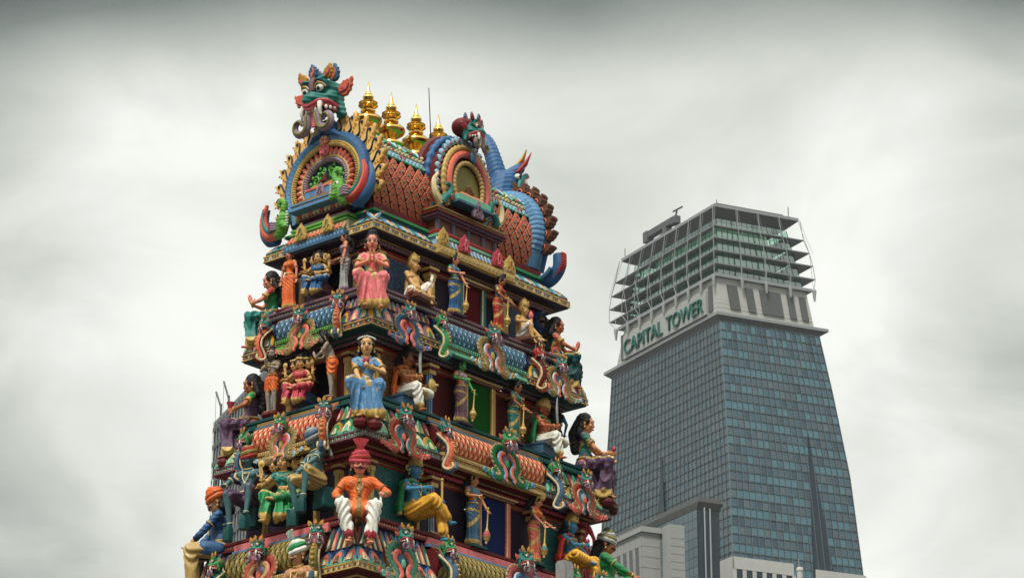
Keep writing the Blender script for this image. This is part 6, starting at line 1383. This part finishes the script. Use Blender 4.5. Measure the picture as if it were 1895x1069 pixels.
statue('praying_woman_statue', (3.14, -1.56, 25.06), d(38), 1.40, 'woman in dark green sari praying in profile at the top right corner', pose='sit', skin='skin_red', top=('coral', G, 'sari', 'dark_teal'), bottom=('dark_teal', G, 'sari'), head=(0, 12), hands=[(-.03, -.34, .20), (.03, -.34, .20)], hm=('flat', 'flat'), hn=[(1, 0, 0), (-1, 0, 0)])
# middle storey
statue('seated_woman_statue', (-3.66, 1.74, 22.46), d(-140), 1.52, 'woman in purple sari holding a rose coloured cup at the left corner', pose='sit', skin='skin_brown', top=('green', G, 'sari', 'purple'), bottom=('purple', G, 'sari'), head=(0, 14), hands=[(-.16, -.30, -.02), (.14, -.26, .22)], hm=('relax', 'grip'), held=[('cup', 1, 'rose')], stool=('pots', 'maroon'))
statue('praying_ascetic_statue', (-3.78, 1.0, 22.72), d(-80), .93, 'bearded ascetic standing upright with joined palms in orange loincloth', pose='stand', skin='skin_grey', fem=False, hair='bun', beard='beard', bottom=('orange', G, 'loin'), hands=[(-.03, -.24, .29), (.03, -.24, .29)], hm=('flat', 'flat'), hn=[(1, 0, 0), (-1, 0, 0)], stool=('rock', 'maroon'))
statue('three_faced_statue', (-3.74, .14, 22.98), d(-70), 1.0, 'many armed three faced seated woman in rose pink sari and gold crowns', pose='lalita', skin='skin_gold', heads=3, hair='bun', crown=('band', G), top=('rose', G, 'sari', 'rose', .3), bottom=('rose', G, 'sari'), hands=[(-.30, -.28, .20), (.14, -.26, .16)], hm=('open', 'open'), arms4=True, head=(-8, 5), stool=('seat', 'steel'))
statue('praying_ascetic_statue', (-3.76, -.86, 22.66), d(-142), .97, 'bearded ascetic bending forward in profile with joined palms', pose='stand', skin='skin_grey', fem=False, hair='bun', beard='beard', bottom=('orange', G, 'loin'), lean=(0, -.30), head=(0, 20), hands=[(-.03, -.34, .24), (.03, -.34, .24)], hm=('flat', 'flat'), hn=[(1, 0, 0), (-1, 0, 0)], stool=('rock', 'maroon'))
statue('seated_woman_statue', (-3.88, -2.0, 22.42), d(-46), 1.56, 'large seated woman in sky blue sari holding a pink flower on the front corner', pose='sit', skin='skin_gold', top=('orange', G, 'sari', 'sky_blue'), bottom=('sky_blue', G, 'sari'), head=(0, 4), hands=[(-.06, -.24, .02), (.05, -.24, .28)], hm=('relax', 'grip'), held=[('flower', 1, 'rose')], stool=('pots', 'maroon'), crown=('tiara', 'white'))
statue('swordsman_statue', (-2.28, -1.70, 22.86), d(6), 1.26, 'bare chested swordsman in red shawl with golden shield and raised blade', pose='lalita', skin='skin_brown', fem=False, hair='side', beard='moustache', bottom=('dhoti', G, 'dhoti'), shawl=('orange', G), head=(18, 6), hands=[(-.04, -.28, .26), (.38, -.20, .20)], hm=('grip', 'open'), held=[('sword', 0, (-.15, 0, 1), .55), ('shield', 1)], stool=('seat', 'steel'))
statue('mace_woman_statue', (-.66, -1.90, 22.64), d(0), .92, 'green skinned woman in purple sari leaning on a mace left of the green doorway', pose='stand', skin='skin_green', top=('orange', G, 'sari', 'lilac'), bottom=('mauve', G, 'sari'), hair='bun', head=(35, 12), hands=[(-.14, -.24, .22), (.25, -.20, .0)], hm=('open', 'relax'), held=[('mace', 1, .05, -.10)], stool=('base', 'dark_purple'))
statue('mace_woman_statue', (1.14, -1.92, 22.62), d(10), .90, 'woman in teal sari leaning on her mace right of the green doorway', pose='stand', skin='skin_brown', top=('lilac', G, 'sari', 'teal', .4), bottom=('teal', G, 'sari'), hair='bun', lean=(.10, -.12), head=(22, 25), hands=[(-.02, -.26, .10), (.40, -.22, .14)], hm=('relax', 'point'), held=[('mace', 0, .10, -.10)], stool=('base', 'dark_purple'))
statue('swordsman_statue', (2.38, -1.78, 22.86), d(12), 1.24, 'moustached swordsman in gold helmet and green shawl with curved blade', pose='lalita', skin='skin_red', fem=False, hair='none', crown=('turban', 'gold'), beard='moustache', bottom=('dhoti', G, 'dhoti'), shawl=('green', G), head=(12, 10), hands=[(-.06, -.28, .26), (.36, -.26, .08)], hm=('grip', 'relax'), held=[('sword', 0, (-.20, 0, 1), .50)], stool=('seat', 'steel'))
statue('standing_guard_statue', (3.10, -1.55, 22.60), d(115), .95, 'dark figure turned away at the right end of the middle storey', pose='stand', skin='steel', fem=False, top=('black', 'steel', 'plain', 'navy', .5), bottom=('navy', 'steel', 'skirt'), hair='long', hands=[(-.22, -.10, .0), (.22, -.10, .0)], jewel=False, eyes=False, head=(0, 15))
statue('seated_woman_statue', (3.72, -1.95, 22.50), d(38), 1.62, 'woman in green blouse and purple sari smelling a rose at the right corner', pose='sit', skin='skin', top=('teal', 'olive', 'sari', 'purple'), bottom=('purple', G, 'sari'), head=(0, 10), hands=[(-.06, -.32, .12), (.06, -.36, .22)], hm=('relax', 'grip'), held=[('flower', 1, 'rose')], stool=('pots', 'dark_red'))
# lower storey
statue('turbaned_man_statue', (-4.12, 2.10, 19.50), d(-140), 1.74, 'man in orange turban, blue tunic and yellow dhoti in profile at the far left', pose='sit', skin='skin_tan', fem=False, hair='under', beard='moustache', crown=('turban', 'orange'), top=('blue', 'navy', 'tunic', 'blue', 1.7), bottom=('khaki', G, 'dhoti'), gar='coat', head=(0, 14), lean=(0, -.1), hands=[(-.15, -.38, .06), (.15, -.40, .06)])
statue('teal_man_statue', (-4.36, 1.06, 20.46), d(-70), 1.42, 'slate skinned man in red turban and purple shorts leaning on his knee', pose='perch', skin='skin_teal', fem=False, hair='under', beard='moustache', crown=('turban', 'red', 'olive', 's', 2), bottom=('purple', 'mauve', 'shorts'), head=(-25, 14), hands=[(-.26, -.30, .16), (.32, -.06, .06)], stool=('rock', 'dark_teal'), jewel='cream')
statue('three_faced_statue', (-4.22, .10, 20.24), d(-62), 1.42, 'many armed three faced seated woman in green sari and gold crowns', pose='lalita', skin='skin_gold', heads=3, hair='bun', crown=('band', G), top=('green', G, 'sari', 'teal', .3), bottom=('green', G, 'sari'), hands=[(-.30, -.28, .20), (.14, -.26, .16)], hm=('open', 'open'), arms4=True, head=(-12, 5), stool=('seat', 'dark_teal'))
statue('teal_man_statue', (-4.32, -1.02, 20.48), d(-102), 1.40, 'slate skinned man in grey turban and yellow shorts with one foot raised', pose='perch', skin='skin_teal', fem=False, hair='under', beard='moustache', crown=('turban', 'grey', 'steel', 's', 'tail'), bottom=('khaki', 'gold', 'shorts'), head=(-10, 18), lean=(0, -.10), hands=[(-.22, -.34, .02), (.14, -.38, .14)], hm=('grip', 'relax'), held=[('knife', 0)], stool=('rock', 'dark_teal'), jewel='cream')
statue('orange_tunic_statue', (-4.28, -2.24, 19.50), d(-47), 1.66, 'large moustached man in orange tunic and red plumed turban on the front corner', pose='sit_wide', skin='skin_pink', fem=False, hair='under', beard='moustache', crown=('turban', 'rose', 'red', 's', 'plume'), top=('orange', 'gold_dark', 'tunic', 'orange', 1.8), bottom=('white', 'rose', 'trousers'), gar='coat', head=(6, 8), hands=[(-.22, -.26, .10), (.30, -.26, .18)], hm=('relax', 'grip'), held=[('knife', 1)], jewel='gold_dark')
statue('blue_crowned_statue', (-2.42, -2.10, 20.02), d(8), 1.42, 'blue skinned crowned figure in yellow dhoti and green shawl with a staff', pose='lalita', legs=([(-.06, -.42, .22), (.18, -.40, .12)], [(.22, -.52, -.10), (.16, -.46, -.36)]), skin='skin_blue', fem=False, crown=('crown', G), hair='under', bottom=('yellow', 'ochre', 'dhoti'), shawl=('green', G), head=(-8, 6), hands=[(-.14, -.26, .30), (.30, -.28, .18)], hm=('open', 'grip'), held=[('flute', 1, 'gold')], jewel='long')
statue('mace_woman_statue', (-.48, -2.12, 19.78), d(2), 1.02, 'crowned woman in blue sari and orange blouse beside a barrel mace', pose='stand', skin='skin', top=('orange', G, 'sari', 'sky_blue'), bottom=('steel', G, 'sari'), hair='side', crown=('crown', G), head=(30, 12), hands=[(-.12, -.24, .22), (.25, -.20, .0)], hm=('point', 'relax'), held=[('mace', 1, .05, -.10, 'rose')], stool=('base', 'dark_teal'))
statue('mace_woman_statue', (1.58, -2.16, 19.80), d(10), .99, 'crowned woman in orange sari pointing right of the navy doorway', pose='stand', skin='skin_pink', top=('blue', G, 'sari', 'orange', .4), bottom=('coral', G, 'sari'), hair='side', crown=('crown', G), lean=(.08, -.10), head=(25, 20), hands=[(-.02, -.26, .08), (.42, -.22, .16)], hm=('relax', 'point'), held=[('mace', 0, .08, -.12, 'teal')], stool=('base', 'dark_teal'))
statue('blue_crowned_statue', (2.95, -2.10, 20.02), d(16), 1.32, 'blue skinned crowned figure in red shawl holding a rose flower', pose='lalita_m', skin='skin_blue', fem=False, crown=('crown', G), hair='under', bottom=('yellow', 'ochre', 'dhoti'), shawl=('red', G), head=(15, 8), hands=[(-.02, -.28, .28), (.32, -.30, .06)], hm=('grip', 'relax'), held=[('flower', 0, 'rose')], jewel='long')
statue('standing_guard_statue', (3.72, -1.80, 19.75), d(115), 1.1, 'dark red figure turned away at the lower right end', pose='stand', skin='rose', fem=False, top=('rose', 'red', 'plain', 'rose', .5), bottom=('rose', 'red', 'skirt'), hair='bun', hairc='grey', hands=[(-.26, -.10, -.02), (.26, -.10, -.02)], jewel=False, eyes=False, head=(0, 12))
statue('turbaned_man_statue', (4.08, -2.26, 19.54), d(36), 1.66, 'man in green coat and white turban pointing a thin blade at the lower right', pose='sit', skin='skin_brown', fem=False, hair='side', beard='moustache', crown=('turban', 'grey_cloth', 'olive', 's', 2), top=('green', 'gold_dark', 'tunic', 'green', 1.8), bottom=('green', 'teal', 'skirt'), gar='coat', head=(0, 10), hands=[(-.10, -.38, .16), (.10, -.44, .16)], hm=('grip', 'grip'), held=[('sword', 1, (0, -1, -.5), .45)])
statue('turbaned_man_statue', (-5.0, -1.22, 16.35), d(-85), 1.62, 'man in white turban rising from the storey below at the bottom edge', pose='stand', skin='skin_tan', fem=False, hair='under', beard='moustache', crown=('turban', 'white', 'green', 's', 'plume'), bottom=('dhoti', G, 'dhoti'), head=(-30, 15), hands=[(-.24, -.1, .0), (.24, -.1, 0)])

# ------------------------------------------------------------------ humid air
mb = MB(); mb.box((250, 200, 150), (420, 380, 151)); hz_ = bpy.data.materials.new('haze'); hz_.use_nodes = True; nt = hz_.node_tree; nt.nodes.clear(); o_ = nt.nodes.new('ShaderNodeOutputMaterial'); v_ = nt.nodes.new('ShaderNodeVolumePrincipled')
v_.inputs['Color'].default_value = (.90, .95, .97, 1); v_.inputs['Density'].default_value = .00006; v_.inputs['Anisotropy'].default_value = .2; nt.links.new(v_.outputs[0], o_.inputs['Volume'])
o = mb.build('haze', [hz_], None, False); o['kind'] = 'stuff'
